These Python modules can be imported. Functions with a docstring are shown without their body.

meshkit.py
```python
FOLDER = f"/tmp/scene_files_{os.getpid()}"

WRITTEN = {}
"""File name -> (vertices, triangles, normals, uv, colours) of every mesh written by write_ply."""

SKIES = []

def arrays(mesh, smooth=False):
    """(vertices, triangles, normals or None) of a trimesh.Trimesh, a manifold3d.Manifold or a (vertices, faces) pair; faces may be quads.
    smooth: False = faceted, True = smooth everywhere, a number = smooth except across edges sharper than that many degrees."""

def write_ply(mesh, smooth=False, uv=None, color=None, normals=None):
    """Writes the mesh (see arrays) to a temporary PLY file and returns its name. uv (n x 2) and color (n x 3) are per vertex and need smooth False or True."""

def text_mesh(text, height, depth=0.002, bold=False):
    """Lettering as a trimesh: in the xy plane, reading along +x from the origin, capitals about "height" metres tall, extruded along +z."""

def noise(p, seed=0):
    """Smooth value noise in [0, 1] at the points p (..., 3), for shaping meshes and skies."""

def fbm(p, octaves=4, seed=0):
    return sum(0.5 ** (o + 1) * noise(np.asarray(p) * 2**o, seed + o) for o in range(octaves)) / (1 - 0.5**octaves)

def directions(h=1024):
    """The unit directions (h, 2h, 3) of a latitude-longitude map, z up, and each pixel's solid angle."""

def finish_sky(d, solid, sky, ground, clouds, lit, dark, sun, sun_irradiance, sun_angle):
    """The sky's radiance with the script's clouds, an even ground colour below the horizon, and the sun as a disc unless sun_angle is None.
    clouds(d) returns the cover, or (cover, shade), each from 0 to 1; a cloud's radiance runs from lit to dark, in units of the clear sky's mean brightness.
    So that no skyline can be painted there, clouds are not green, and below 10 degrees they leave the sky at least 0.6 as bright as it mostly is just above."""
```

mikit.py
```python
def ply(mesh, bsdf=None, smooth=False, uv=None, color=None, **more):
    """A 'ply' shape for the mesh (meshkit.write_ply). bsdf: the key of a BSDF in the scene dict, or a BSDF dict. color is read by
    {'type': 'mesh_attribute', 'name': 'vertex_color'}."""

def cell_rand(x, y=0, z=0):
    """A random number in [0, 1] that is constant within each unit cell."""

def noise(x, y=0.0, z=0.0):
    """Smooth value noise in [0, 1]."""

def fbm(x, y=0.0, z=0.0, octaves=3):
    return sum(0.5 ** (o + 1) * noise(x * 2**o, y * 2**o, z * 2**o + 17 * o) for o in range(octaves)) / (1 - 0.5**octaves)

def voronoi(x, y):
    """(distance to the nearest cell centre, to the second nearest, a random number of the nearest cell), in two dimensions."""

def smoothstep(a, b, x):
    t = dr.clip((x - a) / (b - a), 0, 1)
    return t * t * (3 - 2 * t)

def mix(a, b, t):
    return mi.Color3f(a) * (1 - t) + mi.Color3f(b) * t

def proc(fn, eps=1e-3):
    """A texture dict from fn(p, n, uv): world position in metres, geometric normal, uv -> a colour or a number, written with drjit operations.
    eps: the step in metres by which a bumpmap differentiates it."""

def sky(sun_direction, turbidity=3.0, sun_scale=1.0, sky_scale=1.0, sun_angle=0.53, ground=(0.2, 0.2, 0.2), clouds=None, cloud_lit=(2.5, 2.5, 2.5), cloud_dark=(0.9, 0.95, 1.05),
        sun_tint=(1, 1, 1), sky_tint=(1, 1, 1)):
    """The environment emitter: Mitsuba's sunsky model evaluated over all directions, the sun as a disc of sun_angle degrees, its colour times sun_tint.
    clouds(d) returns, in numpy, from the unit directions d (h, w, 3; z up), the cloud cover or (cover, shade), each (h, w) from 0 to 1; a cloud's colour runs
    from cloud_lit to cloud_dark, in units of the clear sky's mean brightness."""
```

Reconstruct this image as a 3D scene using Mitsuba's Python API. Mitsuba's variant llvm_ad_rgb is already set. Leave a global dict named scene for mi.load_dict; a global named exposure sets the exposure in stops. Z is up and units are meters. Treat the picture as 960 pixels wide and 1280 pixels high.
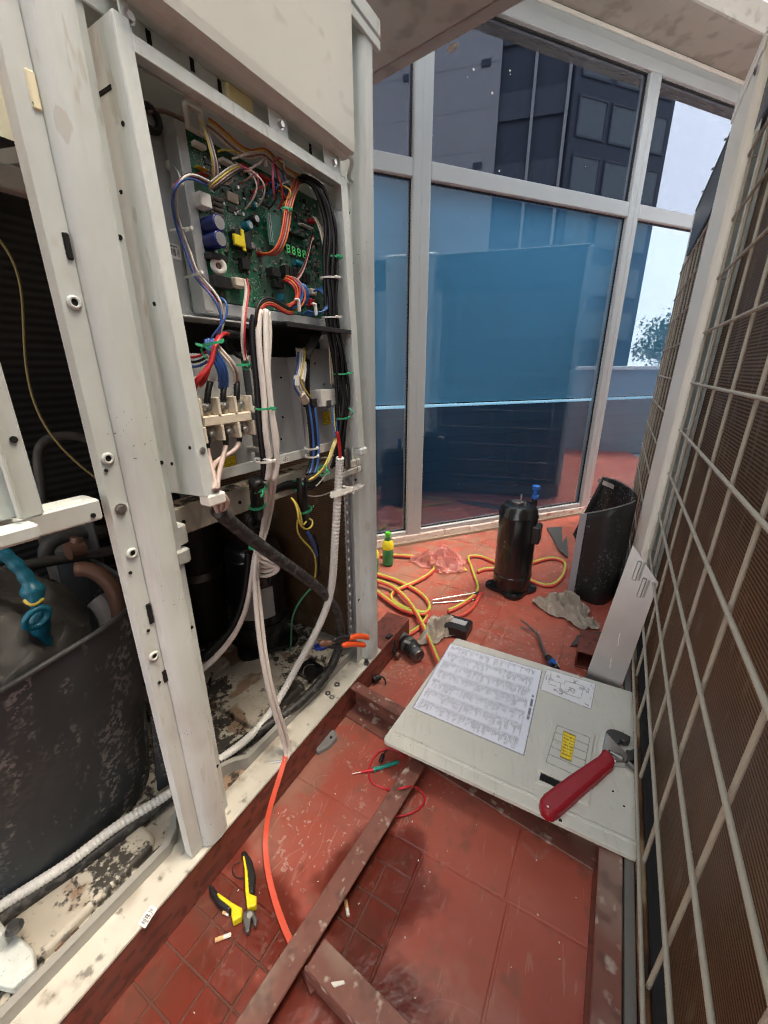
import math, random
import numpy as np, trimesh, drjit as dr, mitsuba as mi, mikit, meshkit
from shapely.geometry import Polygon, LineString, Point, box as sbox
from shapely import affinity
from mikit import noise, fbm, voronoi, cell_rand, smoothstep, mix, proc

T = mi.ScalarTransform4f
rng = np.random.default_rng(7)
scene, labels = {}, {}
# ------------------------------------------------------------------ camera, sky, exposure
EYE = np.array([0, 0, 1.1])
scene['camera'] = {'type': 'perspective', 'fov': 86.2778, 'fov_axis': 'x', 'near_clip': 0.01, 'far_clip': 500.0,
                   'to_world': T().look_at(origin=EYE.tolist(), target=(EYE + np.array((-0.45904,0.82503,-0.32955))).tolist(), up=(-0.15812,0.28915,0.94413))}
def cloudy(d):
    n = meshkit.fbm(d * 2.2 + 5, 3, 4)
    return np.ones(d.shape[:2]), np.clip((n - .35) * 1.2, 0, .5)
scene['sky'] = mikit.sky((0.30, 0.14, 1.0), turbidity=3, sun_scale=0.30, sun_angle=24, clouds=cloudy, cloud_lit=(2.1, 2.1, 2.12), cloud_dark=(1.45, 1.47, 1.52))
exposure = 3.42
# ------------------------------------------------------------------ materials
def M(name, rgb, rough=.5, metal=0., spec=.5, **kw):
    bc = {'type': 'rgb', 'value': list(rgb)} if isinstance(rgb, (tuple, list)) else rgb
    scene[name] = {'type': 'twosided', 'bsdf': {'type': 'principled', 'base_color': bc, 'roughness': rough, 'metallic': metal, 'specular': spec, **kw}}
def MB(name, rgb, rough, bump, bscale, metal=0., eps=1e-3, **kw):
    bc = {'type': 'rgb', 'value': list(rgb)} if isinstance(rgb, (tuple, list)) else rgb
    scene[name] = {'type': 'twosided', 'bsdf': {'type': 'bumpmap', 'arbitrary': proc(bump, eps), 'scale': bscale,
                   'bsdf': {'type': 'principled', 'base_color': bc, 'roughness': rough, 'metallic': metal, **kw}}}
def f_ivory(p, n, uv):
    a = fbm(p.x * 4, p.y * 4, p.z * 2, 4)
    s = fbm(p.x * 60, p.y * 60, p.z * 5, 3)
    k = smoothstep(.86, .90, noise(p.x * 260, p.y * 260, p.z * 260)) * smoothstep(.60, .74, fbm(p.x * 8 + 3, p.y * 8, p.z * 8, 2))
    c = mix((.51, .55, .53), (.61, .65, .63), smoothstep(.3, .7, a))
    c = mix(c, (.40, .375, .31), .20 * smoothstep(.50, .78, s))
    c = mix(c, (.34, .31, .26), .20 * smoothstep(.52, .78, fbm(p.x * 20, p.y * 20, p.z * 9 + 3, 4)))
    c = mix(c, (.36, .30, .22), .35 * smoothstep(.66, .74, fbm(p.x * 70, p.y * 70, p.z * 16 + 3, 3)) * smoothstep(.45, .6, a))
    low = 1 - smoothstep(.1, .32, p.z)
    c = mix(c, (.33, .29, .22), .28 * low * smoothstep(.42, .72, fbm(p.x * 14, p.y * 14, p.z * 14 + 9, 3)))
    return mix(c, (.10, .08, .06), k * .75)
MB('ivory', proc(f_ivory), .40, lambda p, n, uv: fbm(p.x * 7, p.y * 7, p.z * 5, 2), .006, specular=.4)
def f_panel(p, n, uv):
    a = fbm(p.x * 6, p.y * 6, 1., 4)
    k = smoothstep(.955, .97, noise(p.x * 180, p.y * 180, 3.))
    s = smoothstep(.66, .72, fbm(p.x * 90 + p.y * 30, p.y * 14, 2., 3)) * .18
    c = mix((.53, .53, .475), (.59, .59, .535), a)
    return mix(mix(c, (.40, .38, .32), s), (.12, .10, .08), k * .55)
M('ivory_panel', proc(f_panel), .30)
def f_pan(p, n, uv):
    a = fbm(p.x * 9, p.y * 9, p.z * 9, 4)
    b = fbm(p.x * 55 + 7, p.y * 55, p.z * 20, 4)
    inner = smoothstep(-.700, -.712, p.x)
    c = mix(mix((.42, .40, .34), (.56, .54, .475), a), mix((.33, .30, .24), (.53, .50, .43), a), inner)
    lipd = smoothstep(-.668, -.70, p.x + .02 * (b - .5)) * (1 - inner)
    c = mix(c, (.20, .17, .13), .6 * lipd * smoothstep(.32, .62, fbm(p.x * 20, p.y * 20, 5., 3)))
    c = mix(c, (.25, .21, .16), .5 * smoothstep(.45, .7, b) * smoothstep(.4, .6, fbm(p.x * 7, p.y * 7, 3., 2)))
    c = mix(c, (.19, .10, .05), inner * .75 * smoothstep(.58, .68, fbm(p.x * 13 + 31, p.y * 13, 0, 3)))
    h = fbm(p.x * 170, p.y * 170, p.z * 60, 3)
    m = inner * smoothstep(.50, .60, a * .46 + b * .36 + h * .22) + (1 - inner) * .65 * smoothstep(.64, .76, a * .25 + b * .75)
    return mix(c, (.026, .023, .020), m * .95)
M('pan_dirty', proc(f_pan), .55)
def f_galv(p, n, uv):
    a = fbm(p.x * 7, p.y * 7, p.z * 7, 3)
    return mix((.46, .485, .495), (.60, .62, .63), a)
M('galvanised', proc(f_galv), .48, .35)
def f_bright(p, n, uv):
    a = fbm(p.x * 6, p.y * 30, p.z * 6, 3)
    return mix((.24, .235, .23), (.34, .33, .32), a)
M('plate_metal', proc(f_bright), .33, .7)
def f_floor(p, n, uv):
    a = fbm(p.x * 2.3, p.y * 2.3, 1.0, 4)
    b = fbm(p.x * 17, p.y * 17, 3.0, 4)
    g = fbm(p.x * 95, p.y * 95, 5.0, 3)
    c = mix((.305, .064, .042), (.420, .106, .072), smoothstep(.3, .7, a))
    c = mix(c, (.33, .115, .088), .45 * smoothstep(.40, .75, fbm(p.x * 5 + 9, p.y * 5, 2.0, 4)))
    c = mix(c, (.36, .21, .17), .34 * smoothstep(.50, .80, b) * smoothstep(.4, .7, fbm(p.x * 3, p.y * 3 + 4, 7.0, 2)))
    c = mix(c, (.52, .42, .37), .35 * smoothstep(.67, .76, g) * smoothstep(.48, .66, fbm(p.x * 6 + 4, p.y * 6, 9.0, 3)))
    d1 = fbm(p.x * 90 + p.y * 12, p.y * 12 - p.x * 30, 2.5, 3)
    c = mix(c, (.48, .32, .27), .22 * smoothstep(.66, .76, d1))
    c = mix(c, (.17, .09, .06), .40 * smoothstep(.58, .78, fbm(p.x * 26, p.y * 26, 11.0, 4)))
    edge = smoothstep(-.50, -.63, p.x + .05 * (b - .5))            # sand and dust swept against the plinth
    c = mix(c, (.25, .15, .105), .55 * edge * smoothstep(.35, .6, b))
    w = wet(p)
    q = fbm(p.x * 3.1 + 5, p.y * 3.1, 8., 3)
    ln = (1 - smoothstep(.0, .006, dr.abs(q - .5))) + (1 - smoothstep(.0, .004, dr.abs(q - .58)))
    c = mix(c, (.46, .30, .25), .18 * dr.clip(ln, 0, 1) * smoothstep(.4, .6, b))
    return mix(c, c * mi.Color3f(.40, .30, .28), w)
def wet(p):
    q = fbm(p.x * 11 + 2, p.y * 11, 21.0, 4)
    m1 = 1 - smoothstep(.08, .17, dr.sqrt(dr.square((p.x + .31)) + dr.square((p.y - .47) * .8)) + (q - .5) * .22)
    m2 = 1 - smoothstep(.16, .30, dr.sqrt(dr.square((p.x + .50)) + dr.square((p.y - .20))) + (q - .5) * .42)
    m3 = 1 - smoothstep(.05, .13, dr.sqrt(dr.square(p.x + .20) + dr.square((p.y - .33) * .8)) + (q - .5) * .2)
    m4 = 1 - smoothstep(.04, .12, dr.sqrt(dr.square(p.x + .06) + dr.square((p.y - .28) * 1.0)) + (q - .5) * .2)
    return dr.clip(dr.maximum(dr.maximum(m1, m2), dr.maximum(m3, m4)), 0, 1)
def f_floor_r(p, n, uv):
    return .58 - .36 * wet(p) + .20 * (fbm(p.x * 9, p.y * 9, 2.0, 3) - .5)
def f_floor_b(p, n, uv):
    return fbm(p.x * 60, p.y * 60, 1.0, 3) * .6 + fbm(p.x * 8, p.y * 8, 4.0, 2) * 1.5
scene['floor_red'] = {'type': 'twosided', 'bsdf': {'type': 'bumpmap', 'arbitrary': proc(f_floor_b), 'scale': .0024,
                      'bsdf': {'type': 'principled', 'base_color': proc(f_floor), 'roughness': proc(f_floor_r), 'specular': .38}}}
def f_steel(p, n, uv):
    a = fbm(p.x * 12, p.y * 12, p.z * 12, 4)
    b = fbm(p.x * 50, p.y * 50, p.z * 50, 3)
    c = mix((.125, .042, .030), (.215, .085, .062), a)
    c = mix(c, (.27, .20, .16), .65 * smoothstep(.52, .68, fbm(p.x * 7 + 4, p.y * 7, p.z * 7, 3)))
    c = mix(c, (.42, .35, .29), .8 * smoothstep(.60, .76, b))
    return mix(c, (.06, .032, .022), .6 * smoothstep(.52, .78, fbm(p.x * 30 + 8, p.y * 30, p.z * 30, 3)))
MB('steel_red', proc(f_steel), .55, lambda p, n, uv: fbm(p.x * 90, p.y * 90, p.z * 90, 2), .0012)
def f_plinth(p, n, uv):
    a = fbm(p.x * 16, p.y * 16, p.z * 30, 4)
    c = mix((.115, .026, .018), (.20, .055, .038), a)
    return mix(c, (.055, .024, .018), .6 * smoothstep(.55, .7, fbm(p.x * 60, p.y * 60, p.z * 60, 2)))
M('plinth_red', proc(f_plinth), .5)
def f_jacket(p, n, uv):
    a = fbm(p.x * 6, p.y * 16, p.z * 4, 4)
    b = fbm(p.x * 140, p.y * 140, p.z * 90, 4)
    s = smoothstep(.50, .66, fbm(p.x * 34, p.y * 40, p.z * 2.4, 4))
    c = mix((.016, .022, .027), (.038, .048, .056), a)
    c = mix(c, (.20, .20, .195), .8 * s * smoothstep(.48, .62, b))
    return mix(c, (.050, .050, .050), .4 * smoothstep(.48, .72, fbm(p.x * 9 + 5, p.y * 9, p.z * 7, 4)) * smoothstep(.38, .6, b))
MB('jacket_black', proc(f_jacket), .62, lambda p, n, uv: fbm(p.x * 14, p.y * 14, p.z * 9, 3), .012)
def f_conc(p, n, uv):
    a = fbm(p.x * 2.5, p.y * 2.5, p.z * 2.5, 4)
    b = fbm(p.x * 14, p.y * 14, p.z * 14, 3)
    c = mix((.27, .255, .235), (.40, .385, .355), a)
    return mix(c, (.19, .17, .15), .5 * smoothstep(.55, .72, b))
MB('concrete', proc(f_conc), .85, lambda p, n, uv: fbm(p.x * 40, p.y * 40, p.z * 40, 3), .003)
M('concrete_white', (.74, .73, .70), .8)
def f_coil(p, n, uv):
    s = .5 + .5 * dr.sin(p.z * 2 * math.pi / .0075)
    a = fbm(p.x * 9, p.y * 9, p.z * 9, 3)
    d = smoothstep(.60, .75, fbm(p.x * 30, p.y * 40, p.z * 12, 3))
    c = mix((.036, .019, .009), (.145, .086, .045), s) * (.65 + .7 * a)
    return mix(c, (.16, .135, .10), .35 * d)
M('coil_brown', proc(f_coil), .55, .25)
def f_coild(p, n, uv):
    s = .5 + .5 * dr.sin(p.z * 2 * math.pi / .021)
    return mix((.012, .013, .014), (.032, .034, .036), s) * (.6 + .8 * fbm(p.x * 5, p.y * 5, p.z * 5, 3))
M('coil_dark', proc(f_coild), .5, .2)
def f_pcb(p, n, uv):
    x, y = uv.x * 370, uv.y * 255          # millimetres on the board
    tr = smoothstep(.80, .86, noise(dr.floor(x / 2.2), y / 9)) + smoothstep(.82, .88, noise(x / 9, dr.floor(y / 2.2) + 50.))
    pad = smoothstep(.9, .92, cell_rand(dr.floor(x / 1.6), dr.floor(y / 1.6), 3)) * smoothstep(.45, .55, noise(x / 22, y / 22, 4.))
    c = mix((.008, .085, .042), (.016, .150, .080), noise(x / 40, y / 40))
    c = mix(c, (.03, .17, .10), dr.clip(tr, 0, 1) * .7)
    c = mix(c, (.42, .46, .44), pad * .85)
    return mix(c, (.09, .10, .085), .5 * smoothstep(.45, .7, fbm(x / 30, y / 30, 6.0, 3)))
M('pcb', proc(f_pcb), .38)
def f_sheet(p, n, uv):
    # print of a wiring notes sheet: rows of small marks in columns with thin rules
    x, y = uv.x, uv.y
    row = dr.floor(y * 62)
    fy = y * 62 - row
    blk = dr.floor(x * 7)
    ln = cell_rand(row, blk, 4)
    within = (x * 7 - blk) < (.25 + .7 * ln)
    ch = cell_rand(dr.floor(x * 190), row, 9)
    ink = dr.select((fy > .22) & (fy < .78) & within & (ch > .25) & (x > .03) & (x < .97) & (y > .03) & (y < .93), .62, 0.)
    rule = dr.select((dr.abs(x * 7 - blk) < .012) | (fy < .05), .22, 0.)
    brd = dr.select((x < .008) | (x > .992) | (y < .008) | (y > .992), .8, 0.)
    t = dr.select((y > .955) & (y < .978) & (x > .36) & (x < .66) & (cell_rand(dr.floor(x * 120), 0, 2) > .25), .85, 0.)
    return mix((.74, .77, .86), (.05, .05, .07), dr.maximum(dr.maximum(ink, rule), dr.maximum(brd, t)))
M('sheet_print', proc(f_sheet), .35)
def f_plan(p, n, uv):
    x, y = uv.x, uv.y
    ch = cell_rand(dr.floor(x * 60), dr.floor(y * 26), 3)
    b = noise(x * 7, y * 5, 3.)
    ink = dr.select((ch > .55) & (b > .58) & (x > .04) & (x < .96) & (y > .08) & (y < .9), .65, 0.)
    def seg(x0, x1, yy): return (x > x0) & (x < x1) & (dr.abs(y - yy) < .012)
    def ver(y0, y1, xx): return (y > y0) & (y < y1) & (dr.abs(x - xx) < .006)
    l = seg(.1, .38, .55) | seg(.42, .82, .72) | seg(.35, .75, .22) | ver(.22, .55, .35) | ver(.55, .72, .42) | ver(.22, .72, .78) | seg(.12, .3, .35) | ver(.35, .85, .12)
    brd = (x < .012) | (x > .988) | (y < .02) | (y > .98)
    return mix((.74, .75, .78), (.06, .06, .08), dr.maximum(ink, dr.select(l | brd, .6, 0.)))
M('plan_print', proc(f_plan), .35)
def f_sticker(p, n, uv):
    ch = cell_rand(dr.floor(uv.x * 34), dr.floor(uv.y * 9), 6)
    fy = uv.y * 9 - dr.floor(uv.y * 9)
    ink = (ch > .35) & (fy > .3) & (fy < .75) & (uv.x > .07) & (uv.x < .93) & (uv.y > .1) & (uv.y < .9) | (uv.x < .03) | (uv.x > .97) | (uv.y < .05) | (uv.y > .95)
    return mix((.78, .58, .02), (.08, .06, .02), dr.select(ink, .75, 0.))
M('sticker_yellow', proc(f_sticker), .4)
def f_bar(p, n, uv):
    bar = (cell_rand(dr.floor(uv.x * 46), 1, 1) > .48) & (uv.x > .1) & (uv.x < .9) & (uv.y > .2) & (uv.y < .68)
    txt = (cell_rand(dr.floor(uv.x * 30), 2, 5) > .4) & (uv.y > .76) & (uv.y < .88) & (uv.x > .1) & (uv.x < .8)
    return mix((.72, .72, .70), (.05, .05, .05), dr.select(bar | txt, .85, 0.))
M('barcode', proc(f_bar), .4)
def f_bwall(p, n, uv):
    u = p.y
    j = dr.select((dr.abs(p.z / 1.25 - dr.round(p.z / 1.25)) < .012), 1., 0.)
    return mix((.19, .19, .21), (.11, .11, .125), j) * (.85 + .3 * fbm(u * .4, p.z * .4, 0, 3))
M('tower_grey', proc(f_bwall), .7)
M('tower_dark', (.035, .043, .062), .5, 0., .2)
M('tower_mid', (.050, .058, .078), .5, 0., .2)
M('tower_pane', (.070, .088, .105), .4, 0., .3)
M('tower_fin', (.20, .20, .22), .5)
M('parapet', (.30, .32, .34), .8)
M('cream', (.80, .74, .52), .8)
M('frame_white', (.43, .47, .495), .42, .1)
def f_sill(p, n, uv):
    a = fbm(p.x * 20, p.y * 20, p.z * 20, 3)
    c = mix((.60, .52, .47), (.72, .67, .63), a)
    return mix(c, (.40, .17, .12), .8 * smoothstep(.62, .74, fbm(p.x * 45, p.y * 45, p.z * 45, 2)))
M('sill_brick', proc(f_sill), .75)
M('mortar', (.30, .235, .18), .9)
def glass(name, w, tint, refl):
    scene[name] = {'type': 'blendbsdf', 'weight': w, 'a': {'type': 'thindielectric', 'int_ior': 1.5, 'specular_transmittance': {'type': 'rgb', 'value': tint}},
        'b': {'type': 'twosided', 'bsdf': {'type': 'conductor', 'material': 'none', 'specular_reflectance': {'type': 'rgb', 'value': refl}}}}
glass('glass_blue', .070, [.88, .95, 1.0], [.76, .90, 1.0]); glass('glass_side', .26, [.80, .92, .98], [.80, .88, .96]); glass('glass_grey', .34, [.14, .20, .32], [.64, .75, .95])
def f_blind(p, n, uv):
    return mix((.120, .375, .545), (.165, .455, .640), fbm(p.x * 1.6, p.y * 1.6, p.z * 1.2, 3))
M('blind', proc(f_blind), .8)
M('blind_bar', (.95, .97, .97), .6)
M('room_dark', (.05, .08, .11), .8)
M('rubber', (.016, .016, .017), .48)
def f_rub(p, n, uv):
    s = smoothstep(.70, .78, noise(p.x * 170, p.y * 170, p.z * 90)) * smoothstep(.45, .6, fbm(p.x * 8, p.y * 8, p.z * 5, 2))
    return mix((.013, .013, .014), (.13, .13, .13), s * .6)
M('rubber_sheet', proc(f_rub), .42)
M('felt_edge', (.36, .34, .37), .9)
M('black_gloss', (.008, .008, .009), .16, 0., .5, clearcoat=.8, clearcoat_gloss=.9)
M('black_plastic', (.014, .014, .015), .35)
M('black_matt', (.012, .012, .013), .6)
M('hole_black', (.004, .004, .004), .9)
M('cable_black', (.009, .009, .010), .42, 0., .3)
def f_cb(p, n, uv):
    return mix((.016, .016, .016), (.10, .095, .09), .7 * smoothstep(.45, .8, fbm(p.x * 90, p.y * 90, p.z * 90, 4)))
M('cable_dusty', proc(f_cb), .55)
M('cable_white', (.60, .56, .52), .45)
M('conduit_white', (.66, .66, .63), .42)
M('w_white', (.62, .58, .53), .4); M('w_red', (.42, .022, .025), .38); M('w_blue', (.035, .10, .32), .38)
M('w_yellow', (.55, .44, .08), .4); M('w_orange', (.52, .13, .035), .4); M('w_pink', (.50, .10, .18), .4)
M('w_brown', (.27, .18, .15), .45); M('w_pinkgrey', (.42, .33, .30), .5); M('w_green', (.04, .22, .12), .4)
M('tie_green', (.04, .36, .17), .35); M('tie_white', (.62, .62, .58), .35)
M('nylon_white', (.68, .67, .62), .4); M('terminal_cream', (.58, .52, .42), .5)
M('chrome', (.62, .62, .62), .2, 1.); M('steel_grey', (.17, .17, .17), .38, .85); M('silver', (.58, .58, .57), .3, .9)
M('cap_blue', (.012, .020, .115), .25); M('cap_teal', (.02, .16, .22), .3); M('yellow_tape', (.70, .58, .02), .35)
M('seg_green', (.16, .95, .30), .4); M('sub_green', (.04, .17, .12), .4); M('resistor', (.20, .17, .15), .5)  # seg_green is bright to stand in for the glow of the digits
M('copper', (.19, .10, .07), .5, .35); M('foam_grey', (.17, .17, .165), .85); M('tape_blue', (.010, .125, .20), .4)
def f_grime(p, n, uv):
    return mix((.025, .025, .025), (.115, .112, .106), fbm(p.x * 15, p.y * 15, p.z * 15, 4))
M('grime', proc(f_grime), .6)
M('foil', (.50, .50, .50), .35, .5)
M('wire_coat', (.33, .31, .255), .5)
M('hose_yellow', (.40, .46, .06), .42); M('hose_red', (.52, .075, .055), .4)
M('strap_red', (.62, .085, .045), .45); M('lead_red', (.55, .025, .04), .4)
M('grip_red', (.30, .012, .022), .38); M('grip_orange', (.85, .11, .02), .38); M('grip_yellow', (.74, .60, .015), .35)
M('probe_green', (.02, .28, .22), .4); M('tape_blue2', (.015, .05, .36), .3)
M('cork', (.60, .38, .18), .8); M('paper_white', (.68, .66, .60), .8)
M('cap_green', (.10, .60, .05), .35); M('label_yellow', (.80, .72, .04), .45)
M('plug_blue', (.02, .13, .48), .35); M('cloth_yellow', (.75, .50, .03), .8)
def f_cloth(p, n, uv):
    return mix((.24, .20, .16), (.46, .41, .35), fbm(p.x * 26, p.y * 26, p.z * 26, 4))
M('cloth_grey', proc(f_cloth), .8)
M('scrap_dark', (.055, .058, .06), .5)
M('bark', (.09, .07, .05), .9)
scene['leaf'] = {'type': 'principledthin', 'base_color': {'type': 'rgb', 'value': [.055, .10, .05]}, 'roughness': .6, 'diff_trans': .6}
scene['film_red'] = {'type': 'blendbsdf', 'weight': .5, 'a': {'type': 'thindielectric', 'int_ior': 1.4, 'specular_transmittance': {'type': 'rgb', 'value': [.97, .80, .78]}},
    'b': {'type': 'twosided', 'bsdf': {'type': 'principled', 'base_color': {'type': 'rgb', 'value': [.74, .33, .31]}, 'roughness': .2}}}
scene['bottle_pet'] = {'type': 'blendbsdf', 'weight': .35, 'a': {'type': 'thindielectric', 'int_ior': 1.45, 'specular_transmittance': {'type': 'rgb', 'value': [.70, .93, .74]}},
    'b': {'type': 'twosided', 'bsdf': {'type': 'principled', 'base_color': {'type': 'rgb', 'value': [.10, .36, .18]}, 'roughness': .15}}}
# ------------------------------------------------------------------ mesh helpers
def J(*ms):
    ms = [m for a in ms for m in (a if isinstance(a, list) else [a])]
    return trimesh.util.concatenate(ms)
def A(*v): return np.array(v, float)
def tm(v, f): return trimesh.Trimesh(np.asarray(v, float), np.asarray(f, int), process=False)
def box(x0, x1, y0, y1, z0, z1):
    m = trimesh.creation.box((x1 - x0, y1 - y0, z1 - z0)); m.apply_translation(((x0 + x1) / 2, (y0 + y1) / 2, (z0 + z1) / 2)); return m
def rbox(x0, x1, y0, y1, z0, z1, r=.002):
    c = A((x0 + x1) / 2, (y0 + y1) / 2, (z0 + z1) / 2); h = A(abs(x1 - x0), abs(y1 - y0), abs(z1 - z0)) / 2; r = min(r, *(h * .9)); pts = []
    for s in np.ndindex(2, 2, 2):
        s = 2 * A(*s) - 1
        for k in range(3):
            q = h - r; q[k] = h[k]; pts.append(c + s * q)
    return trimesh.convex.convex_hull(np.array(pts))
def frame(m, o, ex, ey, ez):
    X = np.eye(4); X[:3, 0], X[:3, 1], X[:3, 2], X[:3, 3] = ex, ey, ez, o; m = m.copy(); m.apply_transform(X)
    return m
def unit(v): v = np.asarray(v, float); return v / (np.linalg.norm(v) + 1e-12)
def perp(d):
    d = unit(d); a = np.cross(d, [0, 0, 1.] if abs(d[2]) < .9 else [1., 0, 0]); a = unit(a); return a, np.cross(d, a)
def cyl(p0, p1, r, n=16, r2=None):
    p0, p1 = np.array(p0, float), np.array(p1, float); a, b = perp(p1 - p0); r2 = r if r2 is None else r2
    t = np.arange(n) * 2 * np.pi / n; ring = np.cos(t)[:, None] * a + np.sin(t)[:, None] * b
    v = np.vstack([p0 + ring * r, p1 + ring * r2, [p0], [p1]]); i = np.arange(n); j = (i + 1) % n
    f = np.vstack([np.c_[i, j, j + n], np.c_[i, j + n, i + n], np.c_[j, i, i * 0 + 2 * n], np.c_[i + n, j + n, i * 0 + 2 * n + 1]])
    return tm(v, f)
def spline(pts, step=.012):
    p = np.array(pts, float)
    if len(p) == 2:
        k = max(2, int(np.linalg.norm(p[1] - p[0]) / .05)); return p[0] + (p[1] - p[0]) * np.linspace(0, 1, k)[:, None]
    from scipy.interpolate import PchipInterpolator, CubicSpline
    t = np.r_[0, np.cumsum(np.sqrt(np.linalg.norm(np.diff(p, axis=0), axis=1)) + 1e-6)]
    L = np.linalg.norm(np.diff(p, axis=0), axis=1).sum(); k = int(np.clip(L / step, 8, 2600))
    return CubicSpline(t, p)(np.linspace(0, t[-1], k))
def sweep(p, r, n=8, up=None, prof=None, cap=True):
    p = np.asarray(p, float); d = np.gradient(p, axis=0); d /= np.linalg.norm(d, axis=1, keepdims=True) + 1e-12
    a, b = perp(d[0]); rr = np.broadcast_to(r, len(p)); rings = []
    if up is not None: b = unit(np.asarray(up, float) - d[0] * np.dot(up, d[0])); a = np.cross(b, d[0])
    t = np.arange(n) * 2 * np.pi / n
    pr = np.c_[np.cos(t), np.sin(t)] if prof is None else np.asarray(prof, float); n = len(pr)
    for i in range(len(p)):
        a = unit(a - d[i] * np.dot(a, d[i])) if up is None else unit(np.cross(unit(np.asarray(up, float) - d[i] * np.dot(up, d[i])), d[i]))
        b = np.cross(d[i], a); rings.append(p[i] + rr[i] * (pr[:, :1] * a + pr[:, 1:] * b))
    v = np.vstack(rings + [[p[0]], [p[-1]]]); i, k = np.meshgrid(np.arange(len(p) - 1), np.arange(n), indexing='ij')
    q = np.stack([i * n + k, i * n + (k + 1) % n, (i + 1) * n + (k + 1) % n, (i + 1) * n + k], -1).reshape(-1, 4)
    f = [q[:, [0, 1, 2]], q[:, [0, 2, 3]]]; m = np.arange(n); N = len(p) * n
    f += [np.c_[(m + 1) % n, m, m * 0 + N], np.c_[(len(p) - 1) * n + m, (len(p) - 1) * n + (m + 1) % n, m * 0 + N + 1]]
    return tm(v, np.vstack(f))
def tube(pts, r, n=8, step=.012): return sweep(spline(pts, step), r, n)
def ribbed(pts, r, pitch=.0075, amp=.10, n=14):
    p = spline(pts, pitch / 6); return sweep(p, r * (1 - amp * (.5 + .5 * np.cos(np.arange(len(p)) * np.pi / 3))), n)
def ribbon(pts, w, h, up, step=.012): return sweep(spline(pts, step), 1., 4, up, [(-w / 2, -h / 2), (w / 2, -h / 2), (w / 2, h / 2), (-w / 2, h / 2)])
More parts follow.
